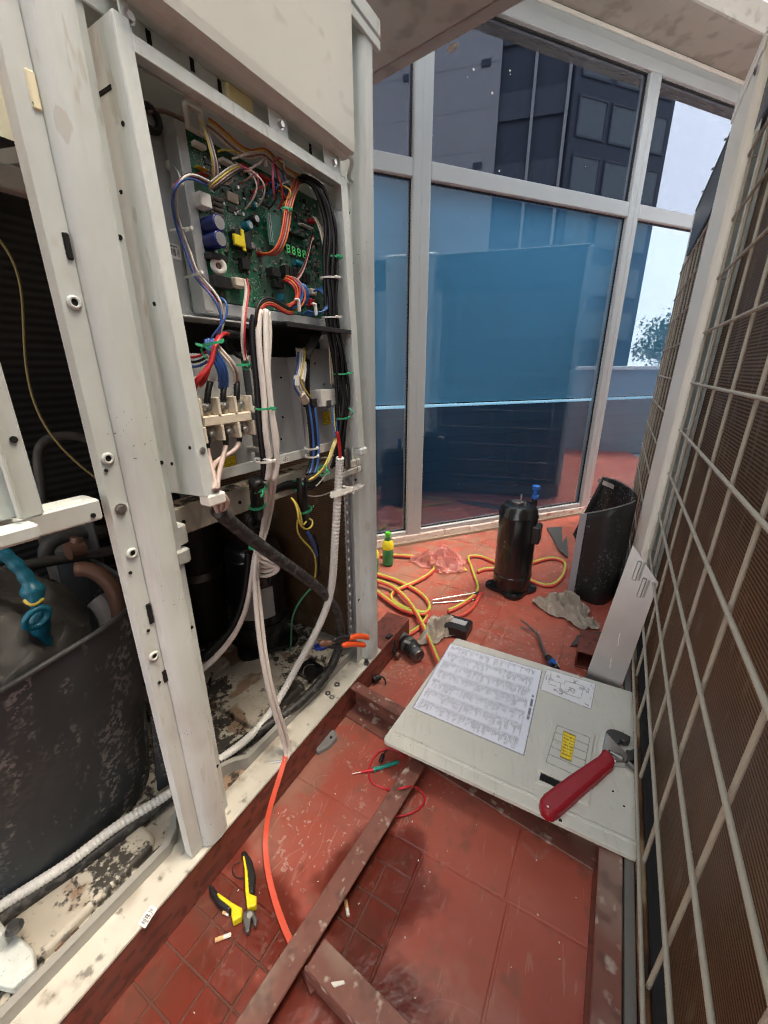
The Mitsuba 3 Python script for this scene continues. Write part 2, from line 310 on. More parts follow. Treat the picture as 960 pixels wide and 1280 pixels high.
def lathe(prof, o=(0, 0, 0), n=32, axis=None):
    pr = np.array(prof, float); t = np.arange(n) * 2 * np.pi / n
    v = np.vstack([np.c_[r * np.cos(t), r * np.sin(t), np.full(n, z)] for r, z in pr]); m = len(pr)
    i, k = np.meshgrid(np.arange(m - 1), np.arange(n), indexing='ij')
    q = np.stack([i * n + k, i * n + (k + 1) % n, (i + 1) * n + (k + 1) % n, (i + 1) * n + k], -1).reshape(-1, 4)
    ms = tm(v, np.vstack([q[:, [0, 1, 2]], q[:, [0, 2, 3]]]))
    if axis is None: ms.apply_translation(o); return ms
    a, b = perp(axis); return frame(ms, np.array(o, float), a, b, unit(axis))
def poly(pts, z0, z1, r=0.):
    """A flat outline (world x, y) from z0 to z1 with its upper edge rounded by r."""
    P = Polygon([q[:2] for q in pts]).buffer(0); P = max(getattr(P, 'geoms', [P]), key=lambda g: g.area)
    if r <= 0: m = trimesh.creation.extrude_polygon(P, z1 - z0, engine='earcut'); m.apply_translation((0, 0, z0)); return m
    R = P.buffer(-.6 * r, join_style=1).buffer(.6 * r, quad_segs=4)
    P = R if R.geom_type == 'Polygon' and R.area > .8 * P.area else P
    e = P.exterior; n = int(np.clip(e.length / .0025, 24, 260)); c = np.array([e.interpolate(k / n, normalized=True).coords[0] for k in range(n)])
    if not e.is_ccw: c = c[::-1]
    t = np.roll(c, -1, 0) - np.roll(c, 1, 0); t /= np.linalg.norm(t, axis=1, keepdims=True) + 1e-12; nin = np.c_[-t[:, 1], t[:, 0]]
    rings = [(0, z0)] + [(r * (1 - math.cos(a)), z1 - r + r * math.sin(a)) for a in np.linspace(0, math.pi / 2, 5)]
    v = np.vstack([np.c_[c + nin * o, np.full(n, z)] for o, z in rings]); m = len(rings)
    i, k = np.meshgrid(np.arange(m - 1), np.arange(n), indexing='ij'); k2 = (k + 1) % n
    q = np.stack([i * n + k, i * n + k2, (i + 1) * n + k2, (i + 1) * n + k], -1).reshape(-1, 4)
    top = Polygon(c + nin * r)
    import mapbox_earcut as me
    f = me.triangulate_float64(c + nin * r, np.array([n], np.uint32)).reshape(-1, 3).astype(int) + (m - 1) * n
    w = v[f]; f = np.where((np.cross(w[:, 1] - w[:, 0], w[:, 2] - w[:, 0])[:, 2] < 0)[:, None], f[:, ::-1], f)
    return tm(v, np.vstack([q[:, [0, 1, 2]], q[:, [0, 2, 3]], f]))
def ring_poly(P, h, o, ex, ey, ez):
    ms = [trimesh.creation.extrude_polygon(g, h, engine='earcut') for g in getattr(P, 'geoms', [P])]
    return frame(J(ms), np.array(o, float), ex, ey, ez)
def grid(fn, nu, nv, close=False):
    u, v = np.meshgrid(np.linspace(0, 1, nu), np.linspace(0, 1, nv), indexing='ij'); P = fn(u, v).reshape(-1, 3)
    i, k = np.meshgrid(np.arange(nu - 1), np.arange(nv - 1), indexing='ij')
    q = np.stack([i * nv + k, (i + 1) * nv + k, (i + 1) * nv + k + 1, i * nv + k + 1], -1).reshape(-1, 4)
    return tm(P, np.vstack([q[:, [0, 1, 2]], q[:, [0, 2, 3]]]))
def thick(m, t, d):
    """A sheet with thickness t along the direction d."""
    v, f = np.array(m.vertices), np.array(m.faces); n = len(v); w = v - unit(d) * t
    e = np.sort(np.vstack([f[:, [0, 1]], f[:, [1, 2]], f[:, [2, 0]]]), 1); full = np.vstack([f[:, [0, 1]], f[:, [1, 2]], f[:, [2, 0]]])
    _, inv, c = np.unique(e, axis=0, return_inverse=True, return_counts=True); b = full[c[inv.ravel()] == 1]
    return tm(np.vstack([v, w]), np.vstack([f, f[:, ::-1] + n, np.c_[b[:, 1], b[:, 0], b[:, 0] + n], np.c_[b[:, 1], b[:, 0] + n, b[:, 1] + n]]))
def screw(o, d, r=.005, h=.003):
    o = np.array(o, float); d = unit(d); return J(cyl(o, o + d * h, r, 6), cyl(o - d * .0005, o + d * .0012, r * 1.5, 14))
# ------------------------------------------------------------------ scene entries
used = {}
def key_of(base):
    n = used.get(base, -1) + 1; used[base] = n
    return base if n == 0 else '%s_%03d' % (base, n)
def thing(name, label, cat, group=None, kind=None):
    k = key_of(name); labels[k] = {'label': label, 'category': cat}
    if group: labels[k]['group'] = group
    if kind: labels[k] = {'kind': kind, **({'label': label} if label else {})}
    return k
def part(t, name, mesh, mat, smooth=35, label=None, uv=None, kind=None):
    k = key_of(t + '__' + name)
    scene[k] = mikit.ply(mesh, mat, smooth=smooth, **({'uv': uv} if uv is not None else {}))
    if label or kind: labels[k] = {a: b for a, b in (('label', label), ('kind', kind)) if b}
    return k
def solo(name, mesh, mat, label, cat, group=None, smooth=35, **kw):
    k = thing(name, label, cat, group); scene[k] = mikit.ply(mesh, mat, smooth=smooth, **kw); return k
def quad(a, b, c, d): return tm([a, b, c, d], [[0, 1, 2], [0, 2, 3]])
UV4 = A((0, 0), (1, 0), (1, 1), (0, 1))
M('drink_green', (.10, .45, .22), .2)
M('slot_daylight', (.78, .68, .36), .6)  # pale yellow standing in for daylight through the header slot
M('wire_old', (.22, .19, .07), .5); M('shade_grey', (.13, .125, .115), .6)  # shade_grey carries the shadow under the grilled unit in its colour
def f_navy(p, n, uv):
    j = dr.select(dr.abs(p.z / .075 - dr.round(p.z / .075)) < .03, 1., 0.)
    return mix(mix((.020, .078, .145), (.034, .108, .195), fbm(p.x * 2, p.y * 2, p.z * 3, 3)), (.022, .055, .085), j * .6)
M('navy_dimness', proc(f_navy), .5); M('dark_steel', (.075, .075, .075), .38, .6)
M('grout', (.10, .036, .024), .8); M('lip_grey', (.30, .295, .27), .45); M('plate_label', (.34, .34, .33), .5); M('panel_dark', (.085, .095, .105), .4, .3)
M('ivory_lit', (.74, .735, .67), .38)  # lighter copy of the ivory, making up for missing light on the right post
def f_upper(p, n, uv):
    a = fbm(p.x * 5, p.y * 5, p.z * 5, 4)
    return mix(mix((.47, .475, .435), (.55, .555, .51), a), (.36, .33, .28), .35 * smoothstep(.60, .76, fbm(p.x * 24, p.y * 24, p.z * 24, 3)))
M('ivory_upper', proc(f_upper), .5)
# ------------------------------------------------------------------ ground and floor
Z3 = A(0, 0, 1)
g = key_of('ground'); labels[g] = {'kind': 'structure'}
scene[g] = mikit.ply(box(-80, 80, -80, 80, -.10, -.030), 'concrete')
fl = key_of('floor'); labels[fl] = {'kind': 'structure'}
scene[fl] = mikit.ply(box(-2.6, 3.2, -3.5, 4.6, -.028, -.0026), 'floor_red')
CX, CY, CS = -.645, -.05, .0675
for ix in range(9):                                                   # small square tiles where the paint film has worn through
    for iy in range(10):
        if not ((ix < 4 and iy < 6) or (ix in (4, 5) and 6 <= iy < 9)): continue
        x, y = CX + CS * ix, CY + CS * iy
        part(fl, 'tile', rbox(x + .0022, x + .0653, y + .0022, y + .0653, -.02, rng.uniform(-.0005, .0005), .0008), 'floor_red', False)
yy = CY + CS * 10
for x0, x1, y0, y1 in ((0, 4, 0, 6), (4, 6, 6, 9)): part(fl, 'grout', box(CX + CS * x0, CX + CS * x1, CY + CS * y0, CY + CS * y1, -.012, -.0018), 'grout')
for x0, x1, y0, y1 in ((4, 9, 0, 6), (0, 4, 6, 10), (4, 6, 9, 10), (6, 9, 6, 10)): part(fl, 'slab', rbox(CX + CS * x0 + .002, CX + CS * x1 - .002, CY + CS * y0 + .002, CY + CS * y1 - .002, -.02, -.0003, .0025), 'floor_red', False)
for ix in range(-1, 5):                                               # larger painted slabs beyond them
    for iy in range(0, 11):
        x0, x1, y0, y1 = -.645 + .30 * ix, -.645 + .30 * (ix + 1), yy + .31 * iy, yy + .31 * (iy + 1)
        if x0 > .7: continue
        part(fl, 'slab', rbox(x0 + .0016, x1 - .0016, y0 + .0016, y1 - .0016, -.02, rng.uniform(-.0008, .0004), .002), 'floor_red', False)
for x0, x1, y0, y1 in ((-.0375, .26, .32, yy), (-.0375, .26, -.05, .32), (.26, .7, -.05, yy), (-.645, -.0375, -.36, -.05), (-.0375, .26, -.36, -.05)):
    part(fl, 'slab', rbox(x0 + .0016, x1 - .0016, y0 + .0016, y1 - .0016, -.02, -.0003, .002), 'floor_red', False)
# ------------------------------------------------------------------ glass facade (local s along it, z up, t out of it)
FC, WD, WN = A(*(-0.6397,2.8882)), A(*(0.62050,0.78420)), A(*(0.78420,-0.62050))
def fpt(s, t, z): q = FC + WD * s + WN * t; return A(q[0], q[1], z)
def fbox(s0, s1, t0, t1, z0, z1, r=.0):
    m = rbox(s0, s1, t0, t1, z0, z1, r) if r else box(s0, s1, t0, t1, z0, z1)
    return frame(m, A(FC[0], FC[1], 0), A(*WD, 0), A(*WN, 0), Z3)
fa = thing('glass_facade', 'blue tinted glass window wall with pale aluminium mullions behind the yard', 'window wall')
S0, S1 = -2.3, 4.6
for s0, s1, w in ((-.762, -.658, .03), (.775, .868, .03), (-2.3, -2.2, .03), (2.45, 2.55, .03), (4.0, 4.1, .03)):
    part(fa, 'mullion', J(fbox(s0, s1, -.05, w, .012, 2.74, .006), fbox(s0 + .047, s0 + .051, -.02, w + .0015, .012, 2.74)), 'frame_white')
ed = [-2.2, -.762, -.658, .775, .868, 2.45, 2.55, 4.0, 4.1, 4.6]
for i in range(0, len(ed) - 1, 2):
    a, b = ed[i], ed[i + 1]
    for z0_, z1_ in ((.086, 2.018), (2.100, 2.740)): part(fa, 'gasket', J(fbox(a, a + .007, -.004, .003, z0_, z1_), fbox(b - .007, b, -.004, .003, z0_, z1_), fbox(a + .007, b - .007, -.004, .003, z0_, z0_ + .007), fbox(a + .007, b - .007, -.004, .003, z1_ - .007, z1_)), 'black_matt', False)
    part(fa, 'transom', fbox(a, b, -.05, .026, 2.018, 2.100, .005), 'frame_white')
    part(fa, 'bottom_rail', fbox(a, b, -.05, .022, .056, .086, .004), 'frame_white')
    part(fa, 'window_pane', fbox(a - .01, b + .01, -.006, -.005, .075, 2.03), 'glass_blue' if a < .8 else 'glass_side', False, label='lower blue pane')
    part(fa, 'window_pane', fbox(a - .01, b + .01, -.006, -.005, 2.09, 2.76), 'glass_grey', False, label='upper grey pane')
part(fa, 'head_frame', J(fbox(S0, S1, -.06, .03, 2.74, 2.80, .004), fbox(S0, S1, -.06, .012, 2.80, 2.868)), 'frame_white')
part(fa, 'cover_strip', fbox(S0, S1, .012, .024, 2.845, 2.862, .002), 'concrete_white')
n = 34
for i in range(n):
    a = S0 + (S1 - S0) * i / n; b = S0 + (S1 - S0) * (i + 1) / n
    part(fa, 'sill_brick', fbox(a + .002, b - .002, -.06, .036 + rng.uniform(-.004, .004), -.004, .055 + rng.uniform(-.004, .002), .004), 'sill_brick', False)
part(fa, 'sill_bed', fbox(S0, S1, -.06, .055, -.02, .016), 'mortar')
part(fa, 'added_navy_sheet', fbox(S0, S1, -.046, -.043, .05, .868), 'navy_dimness', label='navy sheet added for the dim room behind the lower part of the panes')  # added sheet, the dimness of the room is put into its colour
sp_ = [frame(cyl((s_, z_, 0), (s_, z_, .002), r_, 8), A(FC[0], FC[1], 0) + A(*WN, 0) * -.0048, A(*WD, 0), Z3, A(*WN, 0)) for s_, z_, r_ in [(-.42, 2.52, .006), (-.30, 2.45, .006), (-.20, 2.56, .004), (-.22, 2.13, .005)] + [(rng.uniform(-.6, .7), rng.uniform(.2, 2.7), rng.uniform(.0012, .0028)) for k in range(14)]]
part(fa, 'paint_speck', J(sp_), 'concrete_white', False, kind='stuff')
part(fa, 'roller_blind', fbox(S0, S1, -.046, -.043, .896, 2.035), 'blind', label='pale blue blind behind the lower panes')
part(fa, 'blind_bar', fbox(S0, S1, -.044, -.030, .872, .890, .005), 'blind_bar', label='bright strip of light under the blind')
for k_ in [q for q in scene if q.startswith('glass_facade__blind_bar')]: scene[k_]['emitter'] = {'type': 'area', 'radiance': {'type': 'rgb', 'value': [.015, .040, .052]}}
part(fa, 'room', J(fbox(S0, S1, -3.02, -3.0, -.02, 2.9), fbox(S0, S1, -3.0, -.07, -.02, -.002), fbox(S0, S1, -3.0, -.1, 2.87, 2.9), fbox(S0 - .05, S0, -3., -.0, -.02, 2.9), fbox(S1, S1 + .05, -3., -.0, -.02, 2.9)), 'room_dark', label='dim room behind the glass')
# ------------------------------------------------------------------ concrete overhead
cb = thing('concrete_canopy', 'weathered concrete ledge above the top of the glass wall', 'concrete ledge')
part(cb, 'soffit', fbox(S0, S1, -.25, .292, 2.868, 3.00, .006), 'concrete')
part(cb, 'fascia', fbox(S0, S1, -.25, .275, 3.00, 3.65, .006), 'concrete_white')  # paler than the soffit, sky light put into its colour
# the beam across the yard: its lower far edge runs from (-0.99,1.73) to (-0.40,1.62) at z 2.1
e0, e1 = A(*(-1.010,1.766,2.120)), A(*(-0.412,1.650,2.120))
bd = unit(e1 - e0); bn = A(bd[1], -bd[0], 0)
bm = thing('concrete_beam', 'stained grey concrete beam crossing overhead beside the open cabinet', 'concrete beam')
part(bm, 'beam_body', frame(rbox(-2.4, 1.85, .07, .46, 0, .42, .012), e0, bd, bn, Z3), 'concrete')
part(bm, 'drip_edge', frame(rbox(-2.4, 1.85, 0, .068, 0.012, .42, .01), e0, bd, bn, Z3), 'concrete')
dm = A(*(-0.676,1.713,2.120))
part(bm, 'mortar_lump', frame(trimesh.creation.icosphere(2, .016), dm + bn * .012, bd * 1.4, bn * .7, Z3 * .6), 'concrete')
# ------------------------------------------------------------------ what the glass reflects: parapet, building, tree
pw = thing('parapet_wall', 'low grey parapet wall beyond the grilled unit, seen mirrored in the glass', 'wall')
part(pw, 'wall_body', box(2.8, 2.95, -6, 14, -.02, 1.08), 'parapet'); part(pw, 'coping', rbox(2.77, 2.98, -6, 14, 1.08, 1.13, .006), 'concrete_white')
bx = 15.5
ob = thing('office_building', 'tall grey panelled building with dark glazed bay, mirrored in the upper panes', 'building')
part(ob, 'wall', box(bx, bx + 6, -9, 1.75, -.02, 15), 'tower_grey', False)
part(ob, 'dark_bay', box(bx + .25, bx + 6, 1.75, 4.25, -.02, 15), 'tower_dark', False)
for y in (2.93, 4.07): part(ob, 'light_fin', box(bx + .02, bx + .30, y - .05, y + .05, -.02, 12.5), 'tower_fin', False)
for k in range(7): part(ob, 'floor_band', box(bx + .14, bx + .3, 1.75, 4.25, 1.2 + 2.1 * k, 2.0 + 2.1 * k), 'tower_mid', False)
for y, z in ((1.23, 11.25), (1.13, 8.3), (-1.6, 11.25), (-1.6, 8.3)): part(ob, 'vent', rbox(bx - .06, bx + .02, y - .16, y + .16, z - .1, z + .1, .01), 'tower_dark', False)
# a wing that runs back at the angle of the facade
w0 = A(bx, 4.25, 0); wx, wy = A(.585, .811, 0), A(-.811, .585, 0)
wg = thing('building_wing', 'dark building wing with rows of square windows, mirrored beside the sky', 'building')
WL = 4.73
part(wg, 'wall', frame(box(0, WL, -4, 0, -.02, 14.2), w0, wx, wy, Z3), 'tower_dark', False)
for k in range(6):
    for i in range(3):
        a = .25 + i * 1.5
        fr = part(wg, 'window', frame(J(box(a, a + 1.3, 0, .05, 2.22 + 1.66 * k, 2.28 + 1.66 * k), box(a, a + 1.3, 0, .05, 3.34 + 1.66 * k, 3.40 + 1.66 * k), box(a, a + .05, 0, .05, 2.28 + 1.66 * k, 3.34 + 1.66 * k), box(a + 1.25, a + 1.3, 0, .05, 2.28 + 1.66 * k, 3.34 + 1.66 * k)), w0, wx, wy, Z3), 'tower_mid', False)
        part(fr, 'pane', frame(box(a + .05, a + 1.25, .004, .02, 2.28 + 1.66 * k, 3.34 + 1.66 * k), w0, wx, wy, Z3), 'tower_pane', False)
tr = thing('tree', 'leafy green tree behind the parapet, mirrored in the right-hand pane', 'tree')
tx, ty = 18.6, 9.7
part(tr, 'trunk', J(tube([(tx, ty, -.03), (tx + .05, ty, 1.2), (tx - .05, ty + .1, 2.6)], .13, 8, .2), tube([(tx, ty, 1.6), (tx - .6, ty - .4, 2.7)], .06, 6, .2), tube([(tx, ty, 1.8), (tx + .5, ty + .5, 2.6)], .06, 6, .2), tube([(tx, ty, 1.4), (tx + .1, ty - .2, 2.9)], .05, 6, .2)), 'bark')
cl = []
for k in range(44):
    d = rng.normal(size=3); d /= np.linalg.norm(d); c = A(tx, ty, 2.25) + d * A(1.15, 1.3, 1.0) * rng.uniform(.3, 1) ** .6
    q = c + rng.normal(size=(60, 3)) * .20
    cl.append(q)
cl = np.vstack(cl); dirs = rng.normal(size=(len(cl), 2, 3)); dirs /= np.linalg.norm(dirs, axis=2, keepdims=True); sz = rng.uniform(.09, .19, len(cl))[:, None]
part(tr, 'crown', tm(np.stack([cl, cl + dirs[:, 0] * sz, cl + dirs[:, 1] * sz * .7], 1).reshape(-1, 3), np.arange(len(cl) * 3).reshape(-1, 3)), 'leaf', False, kind='stuff')
nb = thing('boundary_wall', 'cream rendered wall glimpsed through the top of the open cabinet', 'wall')
part(nb, 'wall_body', box(-2.9, -2.7, -5, 1.5, -.02, 4.2), 'cream'); part(nb, 'coping', rbox(-2.94, -2.66, -5, 1.5, 4.2, 4.3, .01), 'concrete_white')
# ------------------------------------------------------------------ steel supports on the floor
pl = thing('steel_beam', 'long red painted steel beam carrying the open cabinet', 'steel beam')
part(pl, 'web', rbox(-.650, -.634, -.9, 1.36, .0, .0985, .002), 'plinth_red'); part(pl, 'flange', J(rbox(-.74, -.650, -.9, 1.36, .090, .0985, .002), rbox(-.74, -.650, -.9, 1.36, 0, .008, .002)), 'plinth_red')
part(pl, 'end_plate', rbox(-.74, -.652, 1.33, 1.352, .008, .09, .002), 'plinth_red')
ch = thing('steel_channel', 'short rusty red steel channel between the open cabinet and the loose panel', 'steel channel')
c0, c1 = A(-.633, .90, 0), A(.145, .80, 0); cd = unit(c1 - c0); cn = A(-cd[1], cd[0], 0); L = np.linalg.norm(c1 - c0)
part(ch, 'web', frame(rbox(0, L, .03, .038, .008, .092, .002), c0, cd, cn, Z3), 'steel_red'); part(ch, 'flange', frame(rbox(0, L, -.028, .038, 0, .008, .002), c0, cd, cn, Z3), 'steel_red')
part(ch, 'flange', frame(rbox(0, L, -.0, .038, .092, .1, .002), c0, cd, cn, Z3), 'steel_red')
ai = thing('angle_iron', 'long scuffed steel angle bar running from the foreground under the loose panel', 'steel bar')
a0, a1 = A(-.392, .06, 0), A(-.335, .80, 0); ad = unit(a1 - a0); an = A(ad[1], -ad[0], 0); L = np.linalg.norm(a1 - a0)
part(ai, 'top_flange', frame(rbox(0, L, -.023, .023, .045, .051, .0015), a0, ad, an, Z3), 'steel_red'); part(ai, 'side_flange', frame(rbox(0, L, -.023, -.018, .0, .045, .0015), a0, ad, an, Z3), 'steel_red')
a2, a3 = A(-.352, .335, 0), A(-.02, .285, 0); a3 = A(.02, .335, 0)
ai2 = thing('angle_iron', 'shorter stained steel angle bar butting against the long bar in the foreground', 'steel bar')
ad = unit(A(*(-0.178,0.315,0.050)) - A(*(-0.353,0.332,0.050))); an = A(ad[1], -ad[0], 0)
s0 = A(*(-0.345,0.339,0.050)) * A(1, 1, 0)
part(ai2, 'top_flange', frame(rbox(0.004, .55, -.026, .026, .044, .050, .0015), s0, ad, an, Z3), 'steel_red'); part(ai2, 'side_flange', frame(rbox(.0, .55, .020, .026, .0, .044, .0015), s0, ad, an, Z3), 'steel_red')
part(ai2, 'gusset', poly([(-0.360,0.318,0.012), (-0.341,0.338,0.012), (-0.314,0.319,0.012), (-0.325,0.301,0.012)], .0, .012), 'plinth_red')
sr = thing('steel_beam', 'dark brown steel beam on the floor under the grilled unit', 'steel beam')
part(sr, 'flange', rbox(.118, .164, -.6, 1.40, .088, .097, .002), 'steel_red'); part(sr, 'web', rbox(.138, .144, -.6, 1.40, .008, .088, .001), 'plinth_red'); part(sr, 'flange', rbox(.118, .164, -.6, 1.40, 0, .008, .002), 'plinth_red')
rc = thing('steel_stub', 'short open ended dark red box steel piece behind the loose panel', 'steel stub')
q = A(*(0.059,1.510,0.000))
sx, sy, h = .085, .16, .075
part(rc, 'box_wall', J(rbox(q[0] - .05, q[0] + .055, q[1], q[1] + .16, h - .007, h, .001), rbox(q[0] - .05, q[0] + .055, q[1], q[1] + .16, 0, .007, .001), rbox(q[0] - .05, q[0] - .043, q[1], q[1] + .16, .007, h - .007, .001), rbox(q[0] + .048, q[0] + .055, q[1], q[1] + .16, .007, h - .007, .001), rbox(q[0] - .043, q[0] + .048, q[1] + .10, q[1] + .105, .007, h - .007, .001)), 'plinth_red')
# ------------------------------------------------------------------ the open cabinet
ou = thing('outdoor_unit', 'open ivory air conditioning cabinet with its front panels taken off', 'air conditioner')
part(ou, 'base_flange', rbox(-.705, -.632, -.7, 1.115, .099, .108, .002), 'pan_dirty')
part(ou, 'base_pan', J(box(-1.42, -.705, -.7, 1.115, .088, .1)), 'pan_dirty')
for x0, x1, y0, y1, h in ((-1.02, -.76, .62, .86, .022), (-1.25, -.98, .86, 1.06, .03), (-1.30, -1.06, .50, .80, .02), (-.93, -.74, .06, .30, .018), (-.90, -.78, .95, 1.06, .02)):
    part(ou, 'pan_rib', poly(list(sbox(x0, y0, x1, y1).buffer(-.03).buffer(.03).exterior.coords), .1, .1 + h, .01), 'pan_dirty')
lip = [(-.700, -.6), (-.700, .027), (-.697, .295), (-.712, .318), (-.735, .338), (-.735, .40), (-.745, .478), (-.73, .507), (-.706, .530), (-.705, .60), (-.703, 1.10)]
lp = []
for i in range(len(lip)): lp.append(A(*lip[i], .118))
part(ou, 'front_lip', sweep(np.array(lp), 1., 4, Z3, [(-.0018, -.018), (.0018, -.018), (.0018, .018), (-.0018, .018)]), 'lip_grey')
part(ou, 'lip_edge', sweep(np.array(lp) + A(-.004, 0, .018), 1., 4, Z3, [(-.007, -.0012), (.007, -.0012), (.007, .0012), (-.007, .0012)]), 'lip_grey')
def extr(prof, z0, z1):            # profile in (x, y), an open sheet metal section 1.6 mm thick
    P = LineString(prof).buffer(.0011, cap_style=2, join_style=1, quad_segs=3)
    m = trimesh.creation.extrude_polygon(P, z1 - z0, engine='earcut'); m.apply_translation((0, 0, z0)); return m
def arc(cx, cy, r, a0, a1, n=7): return [(cx + r * math.cos(math.radians(a)), cy + r * math.sin(math.radians(a))) for a in np.linspace(a0, a1, n)]
# near post: flat flange with holes, then the rounded column, then a return
part(ou, 'post', extr([(-.665, .311), (-.645, .311), (-.645, .337)], .112, 1.83), 'ivory', label='flat flange of the near post')
tt_ = np.linspace(-1, 1, 26)
np_ = part(ou, 'post', extr([(-.660, .337)] + [(-.660 + .0345 * (1 - abs(t) ** 2.6) ** (1 / 2.6), .3685 + .0315 * t) for t in tt_] + [(-.668, .401), (-.668, .425)], .112, 1.83), 'ivory', smooth=40, label='rounded near post')
part(ou, 'post', extr([(-.668, 1.004), (-.668, 1.036), (-.652, 1.040)] + arc(-.652, 1.058, .018, -80, 0, 6) + arc(-.660, 1.080, .026, 0, 85, 8) + [(-.70, 1.107)], .112, 1.83), 'ivory', label='rounded far post')
part(ou, 'post', extr([(-.645, -.52), (-.634, -.48), (-.634, -.42)], .112, 1.83), 'ivory')
for z in (.30, .46, .64, .80, .86, 1.02, 1.12, 1.165, 1.32): pass
holes = [(-0.643,0.324,1.183), (-0.643,0.322,0.977), (-0.643,0.326,0.823), (-0.643,0.324,0.626)]
for o in holes:
    h = part(ou, 'eyelet', lathe([(.0045, .0), (.0045, .003), (.0065, .0035), (.0085, .002), (.009, 0)], o, 20, (1, 0, 0)), 'ivory')
    part(h, 'bore', cyl(A(*o) + A(.0002, 0, 0), A(*o) + A(.0012, 0, 0), .0046, 14), 'hole_black')
o = A(*(-0.643,0.324,0.898)); part(ou, 'bolt', screw(o, (1, 0, 0), .006, .004), 'silver')
for o in ((-0.643,0.316,0.960), (-0.643,0.317,0.792), (-0.643,0.324,0.678), (-0.643,0.330,1.389), (-0.643,0.323,0.569), (-0.643,0.262,0.407)):
    part(ou, 'hole', cyl(A(*o) - A(.001, 0, 0), A(*o) + A(.0015, 0, 0), .0026, 10), 'hole_black')
for p0, p1 in (((-0.643,0.332,0.726), (-0.643,0.334,0.687)), ((-0.643,0.336,0.586), (-0.643,0.335,0.561)), ((-0.643,0.331,1.263), (-0.643,0.333,1.233))):
    p0, p1 = A(*p0), A(*p1); yc = (p0[1] + p1[1]) / 2; part(ou, 'slot', rbox(-.645, -.6412, yc - .004, yc + .004, min(p0[2], p1[2]), max(p0[2], p1[2]), .0015), 'hole_black')
p0, p1 = A(*(-0.643,0.329,1.421)), A(*(-0.643,0.331,1.384))
part(ou, 'slot', rbox(-.645, -.6412, p0[1] - .002, p0[1] + .008, p1[2], p0[2], .002), 'cream', label='long slot filled with cream to stand for daylight')  # solid cream block, the daylight is put into its colour
for z in (.25, .62, .95, 1.28, 1.6): part(ou, 'hole', cyl((-.668, .417, z), (-.6655, .417, z), .0035, 10), 'hole_black')
for z in (.36, .78, 1.22, 1.47): part(ou, 'hole', cyl((-.6675, 1.02, z), (-.6655, 1.02, z), .004, 10), 'hole_black')
# lid, upper front panel with its rolled lower edge, header
part(ou, 'lid', J(rbox(-1.45, -.626, -.75, 1.118, 1.832, 1.87, .005), rbox(-.640, -.628, -.75, 1.118, 1.812, 1.832, .002)), 'ivory')
pp = [(-.668, 1.566), (-.668, 1.558), (-.640, 1.552), (-.622, 1.553), (-.611, 1.560), (-.610, 1.575), (-.611, 1.83)]
P = LineString(pp).buffer(.0015, cap_style=2, join_style=1)
up = part(ou, 'upper_panel', frame(J([trimesh.creation.extrude_polygon(P, .51, engine='earcut')]), A(0, .452, 0), A(1, 0, 0), Z3, A(0, 1, 0)), 'ivory_upper')
part(ou, 'header', box(-.668, -.664, .405, 1.004, 1.536, 1.80), 'ivory')
for q in ((-0.663,0.511,1.543), (-0.663,0.582,1.548), (-0.663,0.872,1.545), (-0.663,0.634,1.544)): part(ou, 'hole', rbox(-.664, -.6625, q[1] - .004, q[1] + .004, q[2] - .009, q[2] + .009, .002), 'hole_black')
q = A(*(-0.655,0.673,1.542)); part(ou, 'daylight_block', rbox(-.664, -.655, q[1] - .030, q[1] + .030, q[2] - .012, q[2] + .014, .004), 'slot_daylight', label='pale yellow block painted as daylight through a header slot')
part(ou, 'panel_hook', tube([(-.62, .955, 1.556), (-.625, .975, 1.548), (-.650, 1.0, 1.540), (-.66, 1.03, 1.536)], .005, 8), 'ivory')
# middle rails
part(ou, 'cross_rail', J(rbox(-.662, -.646, -.5, .300, .889, .921, .003), rbox(-.69, -.662, -.5, .30, .916, .921, .002)), 'ivory')
part(ou, 'hole', cyl(A(*(-0.645,0.286,0.899)) - A(.001, 0, 0), A(*(-0.645,0.286,0.899)) + A(.001, 0, 0), .0035, 10), 'hole_black')
part(ou, 'middle_rail', J(rbox(-.716, -.70, .42, 1.02, .795, .852, .003), rbox(-.75, -.716, .42, 1.02, .846, .852, .002)), 'pan_dirty')
part(ou, 'rail_bracket', J(rbox(-.70, -.668, .415, .445, .79, .83, .004), rbox(-.698, -.662, .41, .44, .755, .785, .004)), 'ivory')
for y in (.46, .60, .74, .90): part(ou, 'hole', cyl((-.7005, y, .822), (-.698, y, .822), .004, 10), 'hole_black')
fr = part(ou, 'inner_frame', J(rbox(-.618, -.606, .192, .217, .928, 1.9, .003), rbox(-.606, -.600, .188, .1935, .932, 1.9, .002), rbox(-.618, -.590, -.5, .203, .905, .926, .004), rbox(-.66, -.618, -.5, .2, .93, 1.9, .002)), 'ivory', label='white frame edge hanging at far left')
part(fr, 'hole', cyl(A(*(-0.605,0.207,1.024)), A(*(-0.605,0.207,1.024)) + A(.0012, 0, 0), .004, 12), 'hole_black')
